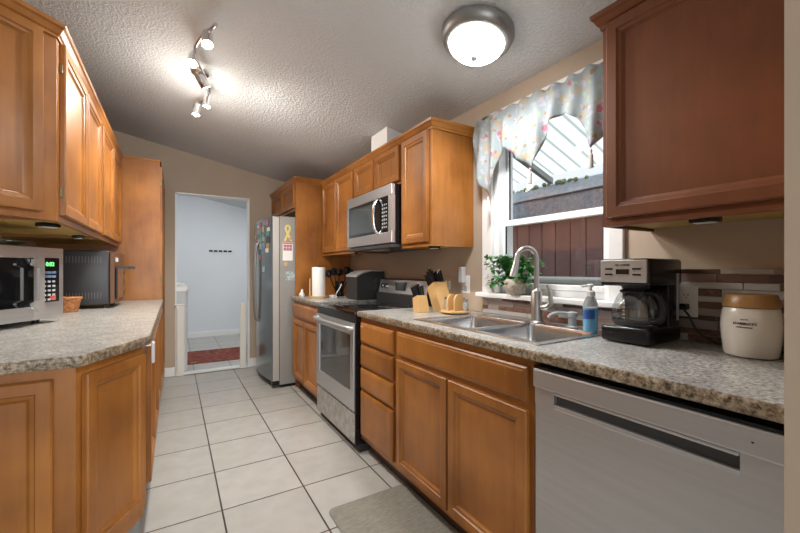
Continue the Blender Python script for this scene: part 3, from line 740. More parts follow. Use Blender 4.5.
# foaming soap bottle
t = thing('soap_bottle', 'clear pump bottle of bright blue foaming hand soap beside the coffee maker', 'soap bottle', (1.49, 0.94, ZT + 0.0062))
MB().rings([[(0.034 * s * math.cos(2 * PI * k / 24), 0.026 * s * math.sin(2 * PI * k / 24), z) for k in range(24)] for s, z in ((0.8, 0), (1, 0.006), (1, 0.09), (1.02, 0.10))]).build('liquid', M['bluesoap'], t, smooth=True)
MB().rings([[(0.0345 * s * math.cos(2 * PI * k / 24), 0.0265 * s * math.sin(2 * PI * k / 24), z) for k in range(24)] for s, z in ((1.02, 0.1005), (1.0, 0.115), (0.75, 0.135), (0.5, 0.145), (0.5, 0.15))]).build('bottle_shoulder', M['clearplastic'], t, smooth=True)
MB().lathe([(0.018, 0.148), (0.018, 0.166), (0.012, 0.170), (0.006, 0.172), (0.006, 0.186), (0.014, 0.188), (0.014, 0.196), (0.006, 0.199)], 18).tube([(0, 0, 0.191), (-0.02, 0.012, 0.191), (-0.034, 0.02, 0.186)], 0.005, 8).build('pump', M['plastic_white'], t, smooth=True)
mb = MB(); mb.rings([[((0.0352) * math.cos(a), 0.0272 * math.sin(a), z) for a in [math.radians(150 + 100 * k / 10) for k in range(11)]] + [((0.0349) * math.cos(a), 0.0269 * math.sin(a), z) for a in [math.radians(250 - 100 * k / 10) for k in range(11)]] for z in (0.055, 0.092)])
mb.build('sticker', mat('navy_sticker', (0.03, 0.10, 0.35), 0.4), t)

# ------------------------------------------------------------------ coffee maker
t = thing('coffee_maker', 'black drip coffee maker with silver control panel and glass carafe', 'coffee maker', (1.365, 0.824, ZT + 0.001), R90)
cm = t
w, d = 0.168, 0.235
MB().box(0, w, 0.0, d, 0.004, 0.062, 0.012, 3).build('base', M['black'], t, smooth=True)
MB().cyl((w / 2, 0.085, 0.062), 0.066, 0.004, seg=28).build('hot_plate', M['charcoal'], t)
mb = MB(); mb.box(0.004, w - 0.004, 0.155, d, 0.05, 0.29, 0.008); mb.build('water_tank', M['black'], t)
mb = MB(); mb.box(-0.002, w + 0.002, 0.0, d + 0.002, 0.205, 0.302, 0.012, 3); mb.build('brew_head', M['black'], t, smooth=True)
MB().box(0.004, w - 0.004, -0.004, 0.004, 0.218, 0.298, 0.003).build('control_panel', mat('silver_plastic', (0.52, 0.51, 0.50), 0.3, 0.7), t)
MB().lathe([(0.048, 0.206), (0.042, 0.192)], 24, (w / 2, 0.085, 0)).build('filter_basket', M['blackmat'], t)
for bx in (0.022, 0.118):
    for bz in (0.243, 0.263): MB().box(bx, bx + 0.028, -0.0065, -0.0038, bz, bz + 0.006, 0.001).build('button', M['black'], t)
MB().box(0.062, 0.106, -0.006, -0.0035, 0.247, 0.265).build('display', M['glossblack'], t)
text_obj('MR. COFFEE', 0.0095, M['black'], t, front_mtx(w / 2, -0.0045, 0.279))
car = MB().lathe([(0.060, 0.067), (0.072, 0.075), (0.076, 0.10), (0.073, 0.13), (0.058, 0.165), (0.045, 0.182)], 32, (w / 2, 0.08, 0), cap=False).build('carafe', M['carafe'], t, smooth=True)
MB().lathe([(0.047, 0.18), (0.05, 0.184), (0.046, 0.19), (0.01, 0.191)], 28, (w / 2, 0.08, 0)).build('carafe_lid', M['blackmat'], car, smooth=True)
MB().lathe([(0.071, 0.072), (0.0745, 0.075), (0.0755, 0.083), (0.074, 0.083)], 32, (w / 2, 0.08, 0), cap=False).build('carafe_band', M['charcoal'], car, smooth=True)
hv = Vector((0.96, -0.28, 0))
cc = Vector((w / 2, 0.08, 0))
MB().tube(curve_pts([cc + hv * 0.048 + Vector((0, 0, 0.182)), cc + hv * 0.085 + Vector((0, 0, 0.180)), cc + hv * 0.108 + Vector((0, 0, 0.155)), cc + hv * 0.112 + Vector((0, 0, 0.11)), cc + hv * 0.095 + Vector((0, 0, 0.085)), cc + hv * 0.07 + Vector((0, 0, 0.08))], 6), 0.0115, 10).build('carafe_handle', M['black'], car, smooth=True)
mb = MB()
for k in range(6): mb.box(cc.x + 0.0 - 0.003, cc.x + 0.006, cc.y - 0.0785, cc.y - 0.0772, 0.092 + k * 0.0125, 0.0935 + k * 0.0125)
mb.build('volume_marks', M['plastic_white'], car)
mb = MB(); mb.box(w + 0.0015, w + 0.005, 0.19, 0.205, 0.08, 0.25, 0.001); mb.build('water_gauge', M['plastic_grey'], t)

# outlet, plug, cord
def outlet(label, y, z, plugged=False):
    t = thing('wall_outlet', label, 'outlet', (XR - 0.0112, y, z), R90)
    MB().box(-0.036, 0.036, -0.005, 0, -0.058, 0.058, 0.003).build('cover_plate', M['plastic_white'], t)
    for zz in (0.02, -0.02):
        s_ = MB().lathe([(0.0165, 0), (0.0165, -0.0015)], 20, (0, -0.005, zz), 'y').build('socket', M['white'], t)
        mb = MB(); mb.box(-0.007, -0.005, -0.0072, -0.0064, zz - 0.002, zz + 0.007); mb.box(0.005, 0.007, -0.0072, -0.0064, zz - 0.002, zz + 0.007); mb.cyl((0, -0.0072, zz - 0.007), 0.0022, 0.0008, 'y', 8)
        mb.build('slots', M['black'], s_)
outlet('white duplex outlet on backsplash behind the coffee maker, black plug inserted', 0.655, 1.065)
cb = MB().tube(curve_pts([(0.169, 0.231, 0.127), (0.197, 0.22, 0.097), (0.217, 0.225, 0.052), (0.257, 0.235, 0.018), (0.327, 0.245, 0.0055), (0.427, 0.255, 0.0055), (0.517, 0.255, 0.0055)], 8), 0.0038, 8).build('power_cord', M['cordblack'], cm, smooth=True)
MB().box(0.156, 0.182, 0.238, 0.2655, 0.116, 0.138, 0.004).build('plug', M['black'], cb)

# canister
t = thing('canister', 'cream ceramic coffee canister with wooden lid and black lettering', 'canister', (1.512, 0.437, ZT + 0.001))
MB().lathe([(0.05, 0), (0.061, 0.003), (0.065, 0.010), (0.070, 0.055), (0.072, 0.09), (0.071, 0.115), (0.067, 0.142), (0.064, 0.148), (0.02, 0.149)], 48).build('jar_body', M['ceramic'], t, smooth=True)
MB().lathe([(0.02, 0.1495), (0.0675, 0.150), (0.0675, 0.156), (0.061, 0.184), (0.058, 0.188), (0.02, 0.189)], 48).build('lid', M['lid_wood'], t, smooth=True)
va = math.atan2(-0.437, -1.512)      # facing the room
def jar_text(txt, size, z, off, r):
    a = va + off
    mt = Matrix.Rotation(a + PI / 2, 4, 'Z') @ Matrix.Translation((0, -r, z)) @ Euler((PI / 2, 0, 0)).to_matrix().to_4x4()
    text_obj(txt, size, M['black'], t, mt, bendr=r, ext=0.0012)
jar_text('STARBUCKS', 0.0100, 0.103, -0.2, 0.0717)
jar_text('COFFEE COMPANY', 0.0042, 0.0925, -0.2, 0.0721)
jar_text('since 1971', 0.0040, 0.1155, -0.2, 0.0711)
o = MB().lathe([(0.034, 0), (0.036, 0.003), (0.041, 0.095), (0.042, 0.1), (0.0385, 0.1), (0.037, 0.006), (0.01, 0.005)], 28).build('cup', mat('off_white_cup', (0.72, 0.70, 0.62), 0.5), smooth=True)
o.location = (1.535, 0.325, ZT + 0.001); tag(o, 'off-white cup half hidden beside the canister at the wall end', 'cup')

# ------------------------------------------------------------------ window sill plant
t = thing('potted_ivy', 'green ivy plant in a woven tan pot on the window sill', 'plant', (1.607, 1.445, 1.046))
pt = MB().lathe([(0.035, 0), (0.05, 0.01), (0.062, 0.045), (0.06, 0.075), (0.052, 0.085), (0.046, 0.082), (0.044, 0.07), (0.01, 0.07)], 28).build('pot', M['pot'], t, smooth=True)
mb = MB()
def leaf(mb, p, d, s):
    d = d.normalized(); up = Vector((random.uniform(-.4, .4), random.uniform(-.4, .4), 1)); sd = d.cross(up).normalized(); n = sd.cross(d)
    shp = [(0, 0), (0.32, -0.08), (0.55, 0.28), (0.30, 0.45), (0.22, 0.72), (0, 1.08), (-0.22, 0.72), (-0.30, 0.45), (-0.55, 0.28), (-0.32, -0.08)]
    c = mb.bm.verts.new(p + d * s * 0.4 - n * s * 0.10)
    vv = [mb.bm.verts.new(p + sd * a * s + d * b * s + n * s * 0.06 * abs(a)) for a, b in shp]
    for i in range(len(vv)): mb._f([c, vv[i], vv[(i + 1) % len(vv)]])
stems = MB()
for i in range(52):
    a = random.uniform(0, 2 * PI); up = random.random()
    rr = random.uniform(0.05, 0.125); h = random.uniform(0.07, 0.165) if up > 0.45 else random.uniform(-0.01, 0.06)
    ex = math.cos(a) * rr * 0.40 - 0.012; ey = math.sin(a) * rr * 1.9
    if ex > 0.045: ex = 0.045
    pts_ = curve_pts([(0, 0, 0.075), (ex * 0.35, ey * 0.35, 0.08 + h * 0.6), (ex * 0.8, ey * 0.8, 0.06 + h), (ex, ey, 0.035 + h * 0.85)], 5)
    stems.tube(pts_, 0.0014, 5)
    for p in pts_[4::2]:
        for q in range(2):
            d = Vector((random.uniform(-1, .35), random.uniform(-1, 1), random.uniform(-0.8, 0.35)))
            pp = p + Vector((random.uniform(-.008, .005), random.uniform(-.012, .012), random.uniform(-.008, .008)))
            leaf(mb, pp, d, random.uniform(0.017, 0.03))
for i in range(60):
    p = Vector((random.uniform(-0.06, 0.02), random.uniform(-0.15, 0.17), random.uniform(0.05, 0.17)))
    leaf(mb, p, Vector((-0.6, random.uniform(-1, 1), random.uniform(-0.9, 0.1))), random.uniform(0.02, 0.03))
for v in mb.bm.verts:
    if v.co.x > 0.04: v.co.x = 0.04
    if v.co.z < 0.006: v.co.z = 0.006 if v.co.x > -0.05 else v.co.z
o = mb.build('foliage', M['leaf'], t); o['kind'] = 'stuff'
stems.build('stems', M['leaf'], t)

# ------------------------------------------------------------------ valance
t = thing('curtain_valance', 'floral swag valance with tassels hanging over the window', 'valance', (1.585, 0, 0))
import bisect
keys = [(0.84, 1.84), (0.90, 1.80), (0.94, 1.77), (0.995, 1.715), (1.03, 1.80), (1.07, 1.88), (1.13, 1.925), (1.20, 1.91), (1.25, 1.84), (1.29, 1.755), (1.327, 1.708), (1.37, 1.75), (1.43, 1.79), (1.49, 1.855), (1.54, 1.865), (1.575, 1.80), (1.60, 1.70), (1.632, 1.61), (1.67, 1.655), (1.71, 1.71), (1.735, 1.80), (1.755, 1.85)]
def zb(y):
    i = max(1, min(len(keys) - 1, bisect.bisect([k[0] for k in keys], y)))
    (a, za), (b, zb_) = keys[i - 1], keys[i]; u = (y - a) / (b - a); return za + (zb_ - za) * u
mb = MB(); NY, NZ = 150, 16
grid = []
for i in range(NY + 1):
    yv = 0.84 + (1.755 - 0.84) * i / NY
    row = []
    for j in range(NZ + 1):
        u = j / NZ; ztop = 2.085 + 0.008 * math.sin(yv * 70)
        z = ztop + (zb(yv) - ztop) * u
        amp = 0.007 + 0.009 * u
        x = amp * math.sin(yv * 62 + 0.7 * math.sin(u * 4)) + 0.006 * math.sin(yv * 23 + u * 3) - 0.012 * math.sin(u * PI)
        if abs(z - 2.045) < 0.012: x *= 0.5
        row.append(mb.bm.verts.new((x, yv, z)))
    grid.append(row)
for i in range(NY):
    for j in range(NZ): mb._f([grid[i][j], grid[i + 1][j], grid[i + 1][j + 1], grid[i][j + 1]])
o = mb.build('fabric', M['fabric'], t, smooth=True)
md = o.modifiers.new('thick', 'SOLIDIFY'); md.thickness = 0.002
MB().tube([(0.028, 0.80, 2.047), (0.028, 1.76, 2.047)], 0.005, 10).build('curtain_rod', M['white'], t)
for yv, zv in ((1.632, 1.612), (1.327, 1.710), (0.995, 1.717)):
    mb = MB(); mb.lathe([(0.002, 0), (0.006, -0.008), (0.006, -0.014), (0.004, -0.02), (0.009, -0.03), (0.011, -0.085), (0.003, -0.086)], 12, (-0.004, yv, zv)); tt = mb.build('tassel', M['plastic_white'] if yv > 1.5 else M['tassel'], t, smooth=True)

# ------------------------------------------------------------------ mounted microwave
t = thing('mounted_microwave', 'stainless over-the-range microwave mounted above the stove', 'microwave', (1.275, 2.946, 1.345), R90)
w, h = 0.755, 0.418
MB().box(0, w, 0.0, 0.37, 0.012, h, 0.003).build('case', M['black'], t)
mb = MB()
fb, fs, ft = 0.075, 0.045, 0.075
mb.box(0, w, -0.028, 0, 0.02, 0.02 + fb, 0.004); mb.box(0, w, -0.028, 0, h - ft, h, 0.004)
mb.box(0, 0.03, -0.028, 0, 0.02 + fb, h - ft); mb.box(w - 0.045, w, -0.028, 0, 0.02 + fb, h - ft)
mb.build('front_frame', M['steel'], t)
MB().box(0.029, w - 0.044, -0.024, -0.001, 0.094, h - 0.074).build('window', M['glossblack'], t)
MB().box(0.07, 0.50, -0.026, -0.0242, 0.115, h - 0.10).build('viewing_glass', mat('microwave_glass', (0.06, 0.07, 0.07), 0.08, coat=0.6), t)
mb = MB()
for r in range(7):
    for c in range(3): mb.box(0.615 + c * 0.028, 0.630 + c * 0.028, -0.0262, -0.0238, 0.125 + r * 0.026, 0.137 + r * 0.026)
mb.build('keypad', M['plastic_grey'], t)
MB().tube(curve_pts([(0.555, -0.026, 0.095), (0.555, -0.052, 0.13), (0.555, -0.062, 0.21), (0.555, -0.052, 0.30), (0.555, -0.026, 0.338)], 7), 0.013, 12).build('handle', M['chrome'], t, smooth=True)
mb = MB(); mb.box(0.0, w, -0.02, 0.36, -0.012, 0.0115, 0.003); mb.build('vent_base', M['charcoal'], t)
MB().box(0.25, 0.42, 0.05, 0.15, -0.014, -0.0115).build('task_lamp', M['puck_lens'], t)

# ------------------------------------------------------------------ stove
t = thing('stove', 'stainless electric range with black glass cooktop between the counters', 'stove', (1.012, 2.978, 0), R90)
w = 0.758
MB().box(0.003, w - 0.003, 0.0115, 0.60, 0.05, 0.888).box(w - 0.0175, w - 0.003, -0.012, 0.0115, 0.05, 0.834).build('body', M['black'], t)
MB().box(0.004, w - 0.004, 0.02, 0.56, 0.0, 0.049).build('base', M['blackmat'], t)
ct = MB().box(0.002, w - 0.002, -0.018, 0.545, 0.8885, 0.910, 0.005).build('cooktop', M['glossblack'], t, smooth=True)
for (x_, y_, r_) in ((0.2, 0.15, 0.1), (0.56, 0.15, 0.115), (0.2, 0.42, 0.075), (0.56, 0.42, 0.085)):
    MB().lathe([(r_, 0.9102), (r_, 0.9106), (r_ - 0.004, 0.9106), (r_ - 0.004, 0.9102)], 40, (x_, y_, 0), cap=False).build('burner_ring', M['charcoal'], ct)
MB().box(0.002, w - 0.002, -0.012, 0.012, 0.835, 0.888, 0.003).build('upper_trim', M['black'], t)
od = MB()
od.box(0.004, w - 0.018, -0.02, 0.011, 0.265, 0.385, 0.004); od.box(0.004, 0.075, -0.02, 0.011, 0.385, 0.832, 0.004); od.box(w - 0.075, w - 0.018, -0.02, 0.011, 0.385, 0.832, 0.004); od.box(0.07, w - 0.07, -0.02, 0.011, 0.755, 0.832, 0.004)
od = od.build('oven_door', M['steel'], t)
MB().box(0.07, w - 0.07, -0.012, 0.01, 0.38, 0.76).build('oven_window', M['ovenglass'], od)
hp = curve_pts([(0.03, -0.022, 0.80), (0.05, -0.05, 0.803), (0.2, -0.062, 0.803), (w / 2, -0.066, 0.803), (w - 0.2, -0.062, 0.803), (w - 0.05, -0.05, 0.803), (w - 0.03, -0.022, 0.80)], 6)
MB().tube(hp, 0.015, 12).build('handle', M['steel'], od, smooth=True)
MB().box(0.004, w - 0.018, -0.016, 0.011, 0.055, 0.252, 0.006).build('drawer', noise_mat('smudged_steel', [(0.3, (0.40, 0.39, 0.37)), (0.7, (0.62, 0.61, 0.58))], 26, 5, rough=0.4, metal=0.85), t)
MB().prism([(0.53, 0.91), (0.61, 0.91), (0.61, 1.11), (0.575, 1.11), (0.548, 0.99), (0.53, 0.985)], 0.002, w - 0.002, 'x').build('back_guard', M['blackmat'], t)
mb = MB(); mb.prism([(0.546, 0.99), (0.560, 0.99), (0.581, 1.095), (0.5705, 1.097)], 0.01, w - 0.01, 'x'); bp = mb.build('control_panel', M['steel'], t)
tl = math.atan2(0.0245, 0.107)
def on_panel(x, z):  # point on slanted panel
    return Vector((x, 0.546 + (z - 0.99) * 0.0245 / 0.107 - 0.001, z))
nrm = Vector((0, -0.107, -0.0)).normalized()
for kx in (0.09, 0.15, 0.56, 0.62, 0.68):
    p = on_panel(kx, 1.045); MB().tube([p, p + nrm * 0.016, p + nrm * 0.024], [0.021, 0.021, 0.017], 18).build('knob', M['chrome'], t, smooth=True)
p = on_panel(0.38, 1.047); MB().box(p.x - 0.075, p.x + 0.075, p.y - 0.012, p.y + 0.02, 1.015, 1.083, 0.002).build('clock_display', M['glossblack'], t)

# ------------------------------------------------------------------ refrigerator
t = thing('refrigerator', 'stainless side-by-side refrigerator covered in magnets by the doorway', 'refrigerator', (0.905, 4.745, 0), R90)
w = 0.895
MB().box(0, w, 0.0, 0.69, 0.03, 1.72, 0.006).build('body', M['fridge_side'], t)
MB().box(0.01, w - 0.01, 0.01, 0.65, 0, 0.0295).build('base_grille', M['black'], t)
def fdoor(x0, x1):
    n = 10; pr = []
    for k in range(n + 1):
        x = x0 + (x1 - x0) * k / n; u = x / w
        pr.append((x, -0.062 - 0.055 * math.sin(PI * (0.04 + 0.92 * u))))
    poly = [(x1, -0.003), (x0, -0.003)] + pr
    return MB().prism(poly, 0.075, 1.712).build('door', M['fridge_door'], t, smooth=True)
fdoor(0.0, 0.395); fdoor(0.402, w)
MB().box(w - 0.008, w + 0.001, -0.066, -0.004, 0.075, 1.712, 0.003).build('door_edge', mat('fridge_door_edge', (0.50, 0.47, 0.43), 0.35, 0.6), t)
for hx in (0.36, 0.44):
    MB().tube(curve_pts([(hx, -0.112, 0.62), (hx, -0.138, 0.68), (hx, -0.152, 0.95), (hx, -0.152, 1.2), (hx, -0.138, 1.42), (hx, -0.112, 1.48)], 6), 0.012, 10).build('handle', M['nickel_dark'], t, smooth=True)
mb = MB(); mb.box(w - 0.06, w - 0.01, -0.06, -0.005, 1.713, 1.735, 0.005); mb.box(0.01, 0.06, -0.06, -0.005, 1.713, 1.735, 0.005); mb.build('hinge_cover', M['charcoal'], t)
mb = MB(); mb.box(w - 0.06, w, -0.07, -0.002, 0.03, 0.0745, 0.006); mb.box(0, 0.06, -0.07, -0.002, 0.03, 0.0745, 0.006); mb.build('foot_cover', M['black'], t)
# magnets on doors: world coords, door front surface x
def door_x(ld): return 0.905 - 0.062 - 0.055 * math.sin(PI * (0.04 + 0.92 * ld / w))
mcols = [((0.70, 0.68, 0.62), 'cream'), ((0.04, 0.05, 0.06), 'black'), ((0.16, 0.27, 0.36), 'blue'), ((0.42, 0.24, 0.10), 'brown'), ((0.08, 0.26, 0.20), 'green'), ((0.45, 0.36, 0.20), 'yellow'), ((0.38, 0.13, 0.11), 'red'), ((0.30, 0.42, 0.45), 'teal')]
mm = [mat('magnet_' + n_, c, 0.4) for c, n_ in mcols]
rnd = random.Random(3); placed = []
zrows = [1.655, 1.60, 1.545, 1.49, 1.435, 1.38, 1.325, 1.27, 1.20]
idx = 0
for r, zz in enumerate(zrows):
    for c in range(7):
        ldx = 0.07 + c * 0.118 + rnd.uniform(-.02, .02)
        if 0.325 < ldx < 0.478 and zz < 1.53: continue
        if r > 4 and rnd.random() < 0.45: continue
        if rnd.random() < 0.12: continue
        mw, mh = rnd.uniform(0.03, 0.046), rnd.uniform(0.024, 0.042)
        k = rnd.randrange(8)
        slope = -0.055 * PI * 0.92 / w * math.cos(PI * (0.04 + 0.92 * ldx / w))
        mb = MB(); mb.box(-mw, mw, -0.0045, 0.0, -mh / 1.3, mh / 1.3, 0.001, 1)
        o = mb.build('fridge_magnet', mm[k]); o.location = (door_x(ldx) - 0.0005 - abs(slope) * 0.002, 4.745 - ldx, zz + rnd.uniform(-.012, .012)); o.rotation_euler = (0, 0, R90 + math.atan(slope))
        tag(o, 'small rectangular magnet in the dense cluster on the fridge door fronts', 'magnet', 'magnets on the fridge doors')
ys = 3.8495
t = thing('ribbon_magnet', 'yellow awareness ribbon magnet on the grey fridge side', 'magnet', (0.985, ys, 1.555))
mb = MB()
lp = curve_pts([(-0.03, -0.002, -0.085), (-0.005, -0.002, -0.02), (0.022, -0.002, 0.045), (0.0, -0.002, 0.075), (-0.022, -0.002, 0.045), (0.005, -0.003, -0.02), (0.035, -0.003, -0.08)], 6)
for a, b in zip(lp, lp[1:]):
    d = (b - a); nn = Vector((d.z, 0, -d.x)).normalized() * 0.010
    q = [a + nn, b + nn, b - nn, a - nn]
    v1 = [mb.bm.verts.new(x) for x in q]; v2 = [mb.bm.verts.new(x + Vector((0, 0.0018, 0))) for x in q]
    mb._f(v1); mb._f(v2[::-1])
    for i in range(4): mb._f([v1[i], v1[(i + 1) % 4], v2[(i + 1) % 4], v2[i]])
mb.build('ribbon', mat('yellow_ribbon', (0.72, 0.62, 0.20), 0.5), t)
MB().lathe([(0.014, 0), (0.013, -0.004)], 14, (0.03, -0.0, -0.055), 'y').build('badge', mat('orange_badge', (0.6, 0.25, 0.06), 0.5), t)
t = thing('flyer', 'white paper flyer with red photo grid on the fridge side', 'paper', (0.985, ys, 1.375))
MB().box(-0.05, 0.05, -0.0015, 0, -0.10, 0.085).build('sheet', M['paper'], t)
mb = MB(); mb.mi = 0
for r in range(2):
    for c in range(3): mb.box(-0.042 + c * 0.029, -0.016 + c * 0.029, -0.0025, -0.0014, 0.0 + r * 0.032, 0.028 + r * 0.032)
mb.build('photo_grid', mat('dusky_red_print', (0.42, 0.16, 0.20), 0.6), t)
mb = MB(); mb.box(-0.048, 0.048, -0.0022, -0.0014, 0.066, 0.083); mb.build('heading', mat('red_print', (0.6, 0.16, 0.18), 0.6), t)
o = MB().lathe([(0.022, 0), (0.022, -0.003), (0.018, -0.005)], 18, (0, 0, 0), 'y').build('round_magnet', mat('tan_magnet', (0.55, 0.36, 0.20), 0.4)); o.location = (0.965, ys, 1.238); tag(o, 'round tan magnet just below the flyer on the fridge side', 'magnet')
o = MB().box(-0.045, 0.045, -0.002, 0, -0.045, 0.045).build('photo_card', noise_mat('photo_print', [(0.4, (0.25, 0.33, 0.36)), (0.6, (0.55, 0.58, 0.58))], 40, rough=0.4)); o.location = (1.01, ys, 1.12); tag(o, 'small pale photo card lowest on the fridge side', 'photo card')

# ------------------------------------------------------------------ counter items right, far
t = thing('paper_towel_holder', 'wooden paper towel stand with a white roll beside the fridge panel', 'paper towel holder', (1.175, 3.46, ZT + 0.001))
MB().lathe([(0.08, 0), (0.082, 0.004), (0.08, 0.014), (0.01, 0.015)], 28).build('base', M['bamboo'], t, smooth=True)
MB().lathe([(0.02, 0.016), (0.061, 0.016), (0.062, 0.02), (0.062, 0.285), (0.06, 0.288), (0.02, 0.288)], 32).build('towel_roll', M['paper'], t, smooth=True)
MB().cyl((0, 0, 0.288), 0.008, 0.012).build('post', M['black'], t)
MB().cyl((-0.07, 0.045, 0.012), 0.007, 0.17).build('tension_arm', M['bamboo'], t)
t = thing('figurine', 'tiny white ceramic figurine at the corner of the worktop by fridge', 'figurine', (1.085, 3.69, ZT + 0.001))
MB().lathe([(0.028, 0), (0.03, 0.008), (0.022, 0.03), (0.012, 0.05), (0.014, 0.058), (0.010, 0.07), (0.002, 0.074)], 14).build('figure_body', M['plastic_white'], t, smooth=True)
MB().sphere((-0.02, -0.012, 0.02), 0.016, 10, 8).build('figure_side', M['plastic_white'], t, smooth=True)
t = thing('ice_maker', 'black countertop ice maker with silver lid beside the stove', 'ice maker', (1.36, 3.228, ZT + 0.001), R90)
w = 0.235
MB().prism([(0, 0.006), (0.27, 0.006), (0.27, 0.25), (0.14, 0.25), (0.06, 0.232), (0, 0.20)], 0, w, 'x').build('housing', M['blackmat'], t)
MB().prism([(-0.004, 0.201), (0.058, 0.2335), (0.138, 0.2515), (0.25, 0.2515), (0.25, 0.258), (0.136, 0.261), (0.052, 0.244), (-0.004, 0.214)], -0.002, w + 0.002, 'x').build('lid', mat('silver_lid', (0.55, 0.56, 0.58), 0.3, 0.6), t)
mb = MB()
for r_ in (0.05, 0.036, 0.022): mb.lathe([(r_, 0), (r_, 0.004), (r_ - 0.005, 0.004), (r_ - 0.005, 0)], 28, (w, 0.2, 0.14), 'x', cap=False)
mb.build('fan_grille', M['charcoal'], t)
MB().box(0.02, w - 0.02, 0.01, 0.26, 0, 0.006).build('base_plate', M['black'], t)
t = thing('utensil_crock', 'black crock with dark kitchen utensils between paper towels and ice maker', 'utensil holder', (1.43, 3.57, ZT + 0.001))
MB().lathe([(0.04, 0), (0.045, 0.004), (0.047, 0.15), (0.042, 0.15), (0.04, 0.01), (0.01, 0.009)], 22).build('crock', M['black'], t, smooth=True)
for i, (dx, dy, L_) in enumerate(((-0.09, 0.03, 0.24), (-0.06, -0.02, 0.26), (0.05, -0.05, 0.27), (0.02, 0.06, 0.25), (0.09, -0.02, 0.25))):
    a = Vector((dx * 0.25, dy * 0.25, 0.02)); b = Vector((dx, dy, L_ - 0.05)); c = b + (b - a).normalized() * 0.075
    mb = MB(); mb.bar(a, b, 0.005, 8); mb.tube([b, b + (c - b) * 0.25, b + (c - b) * 0.8, c], [0.008, 0.034, 0.036, 0.016], 10); mb.build('utensil', M['black'], t, smooth=True)
t = thing('charger', 'white plugs and looping cord on the worktop by ice maker', 'charger', (1.325, 3.44, ZT + 0.001))
MB().box(-0.05, 0.02, -0.012, 0.012, 0, 0.022, 0.004).build('plug', M['plastic_white'], t)
MB().tube(curve_pts([(0.015, -0.01, 0.012), (0.0, -0.05, 0.04), (0.02, -0.085, 0.09), (0.04, -0.08, 0.13)], 6), 0.005, 8).build('cable', M['plastic_white'], t, smooth=True)
MB().box(-0.06, -0.01, -0.095, -0.06, 0, 0.02, 0.004).build('adapter', M['plastic_white'], t)

# knife blocks
def knife(t, p, d, L_, m):
    d = d.normalized()
    rot = d.to_track_quat('Z', 'Y').to_matrix().to_4x4(); mt = Matrix.Translation(p) @ rot
    mb = MB(); mb.box(-0.006, 0.006, -0.011, 0.011, 0, L_, 0.003); mb.mi = 1
    mb.box(-0.0066, 0.0066, -0.0115, 0.0115, L_ - 0.006, L_ + 0.004, 0.001); mb.box(-0.0066, -0.0055, -0.003, 0.003, 0.02, L_ - 0.02)
    bmesh.ops.transform(mb.bm, matrix=mt, verts=mb.bm.verts[:]); mb.build('knife', [M['black'], M['chrome']], t)
kd = Vector((-0.10, 0.42, 0.90)).normalized()
t = thing('knife_block', 'large slanted wood knife block full of black-handled knives', 'knife block', (1.49, 1.958, ZT + 0.001), R90)
# local: x toward camera(-Y), y toward wall(+X)
MB().prism([(0.07, 0), (-0.02, 0), (-0.095, 0.145), (-0.02, 0.185), (0.005, 0.12)], -0.052, 0.052, 'y').build('block', M['bamboo'], t)
kdl = Vector((-0.46, 0, 0.89))
for r in range(3):
    for c in range(3): knife(t, Vector((-0.082 + r * 0.024, -0.036 + c * 0.036, 0.150 + r * 0.0125)), kdl + Vector((0, (c - 1) * 0.06, 0)), 0.088 + 0.010 * ((r + c) % 3), M)
t = thing('knife_block', 'small square wood block of steak knives in front of the large one', 'knife block', (1.325, 1.957, ZT + 0.001), R90)
MB().prism([(0.045, 0), (-0.03, 0), (-0.04, 0.085), (0.012, 0.105)], -0.036, 0.036, 'y').build('block', M['bamboo'], t)
for r in range(2):
    for c in range(3): knife(t, Vector((-0.028 + r * 0.024, -0.022 + c * 0.022, 0.088 + r * 0.009)), Vector((-0.40, (c - 1) * 0.10, 0.9)), 0.075 + 0.01 * (c % 2), M)
# lazy susan
lx, ly = 1.462, 1.79
t = thing('turntable', 'round bamboo turntable with two arched napkin panels by the sink', 'turntable', (lx, ly, ZT + 0.001))
MB().lathe([(0.05, 0), (0.05, 0.006), (0.088, 0.007), (0.09, 0.012), (0.088, 0.018), (0.01, 0.018)], 32).build('plate', M['bamboo'], t, smooth=True)
for k, yy in enumerate((0.026, -0.026)):
    poly = [(-0.042, 0.0185), (0.042, 0.0185)] + [(0.042 * math.cos(a), 0.075 + 0.042 * math.sin(a)) for a in [PI * q / 12 for q in range(13)]]
    o = MB().prism(poly, -0.006, 0.006, 'y').build('arched_panel', M['bamboo'], t); o.location = (-yy * math.sin(0.22), yy * math.cos(0.22), 0); o.rotation_euler = (0, 0, 0.22)
for lab, px_, py_ in (('glass salt shaker on the left side of the bamboo turntable', -0.01, 0.068), ('glass pepper shaker on the right side of the bamboo turntable', 0.03, -0.062)):
    s_ = thing('shaker', lab, 'shaker', (lx + px_, ly + py_, ZT + 0.0195))
    MB().lathe([(0.015, 0), (0.017, 0.004), (0.017, 0.045), (0.013, 0.055)], 16).build('glass_body', M['clearplastic'], s_, smooth=True)
    MB().lathe([(0.014, 0.055), (0.015, 0.06), (0.015, 0.072), (0.008, 0.078)], 16).build('cap', M['chrome'], s_, smooth=True)
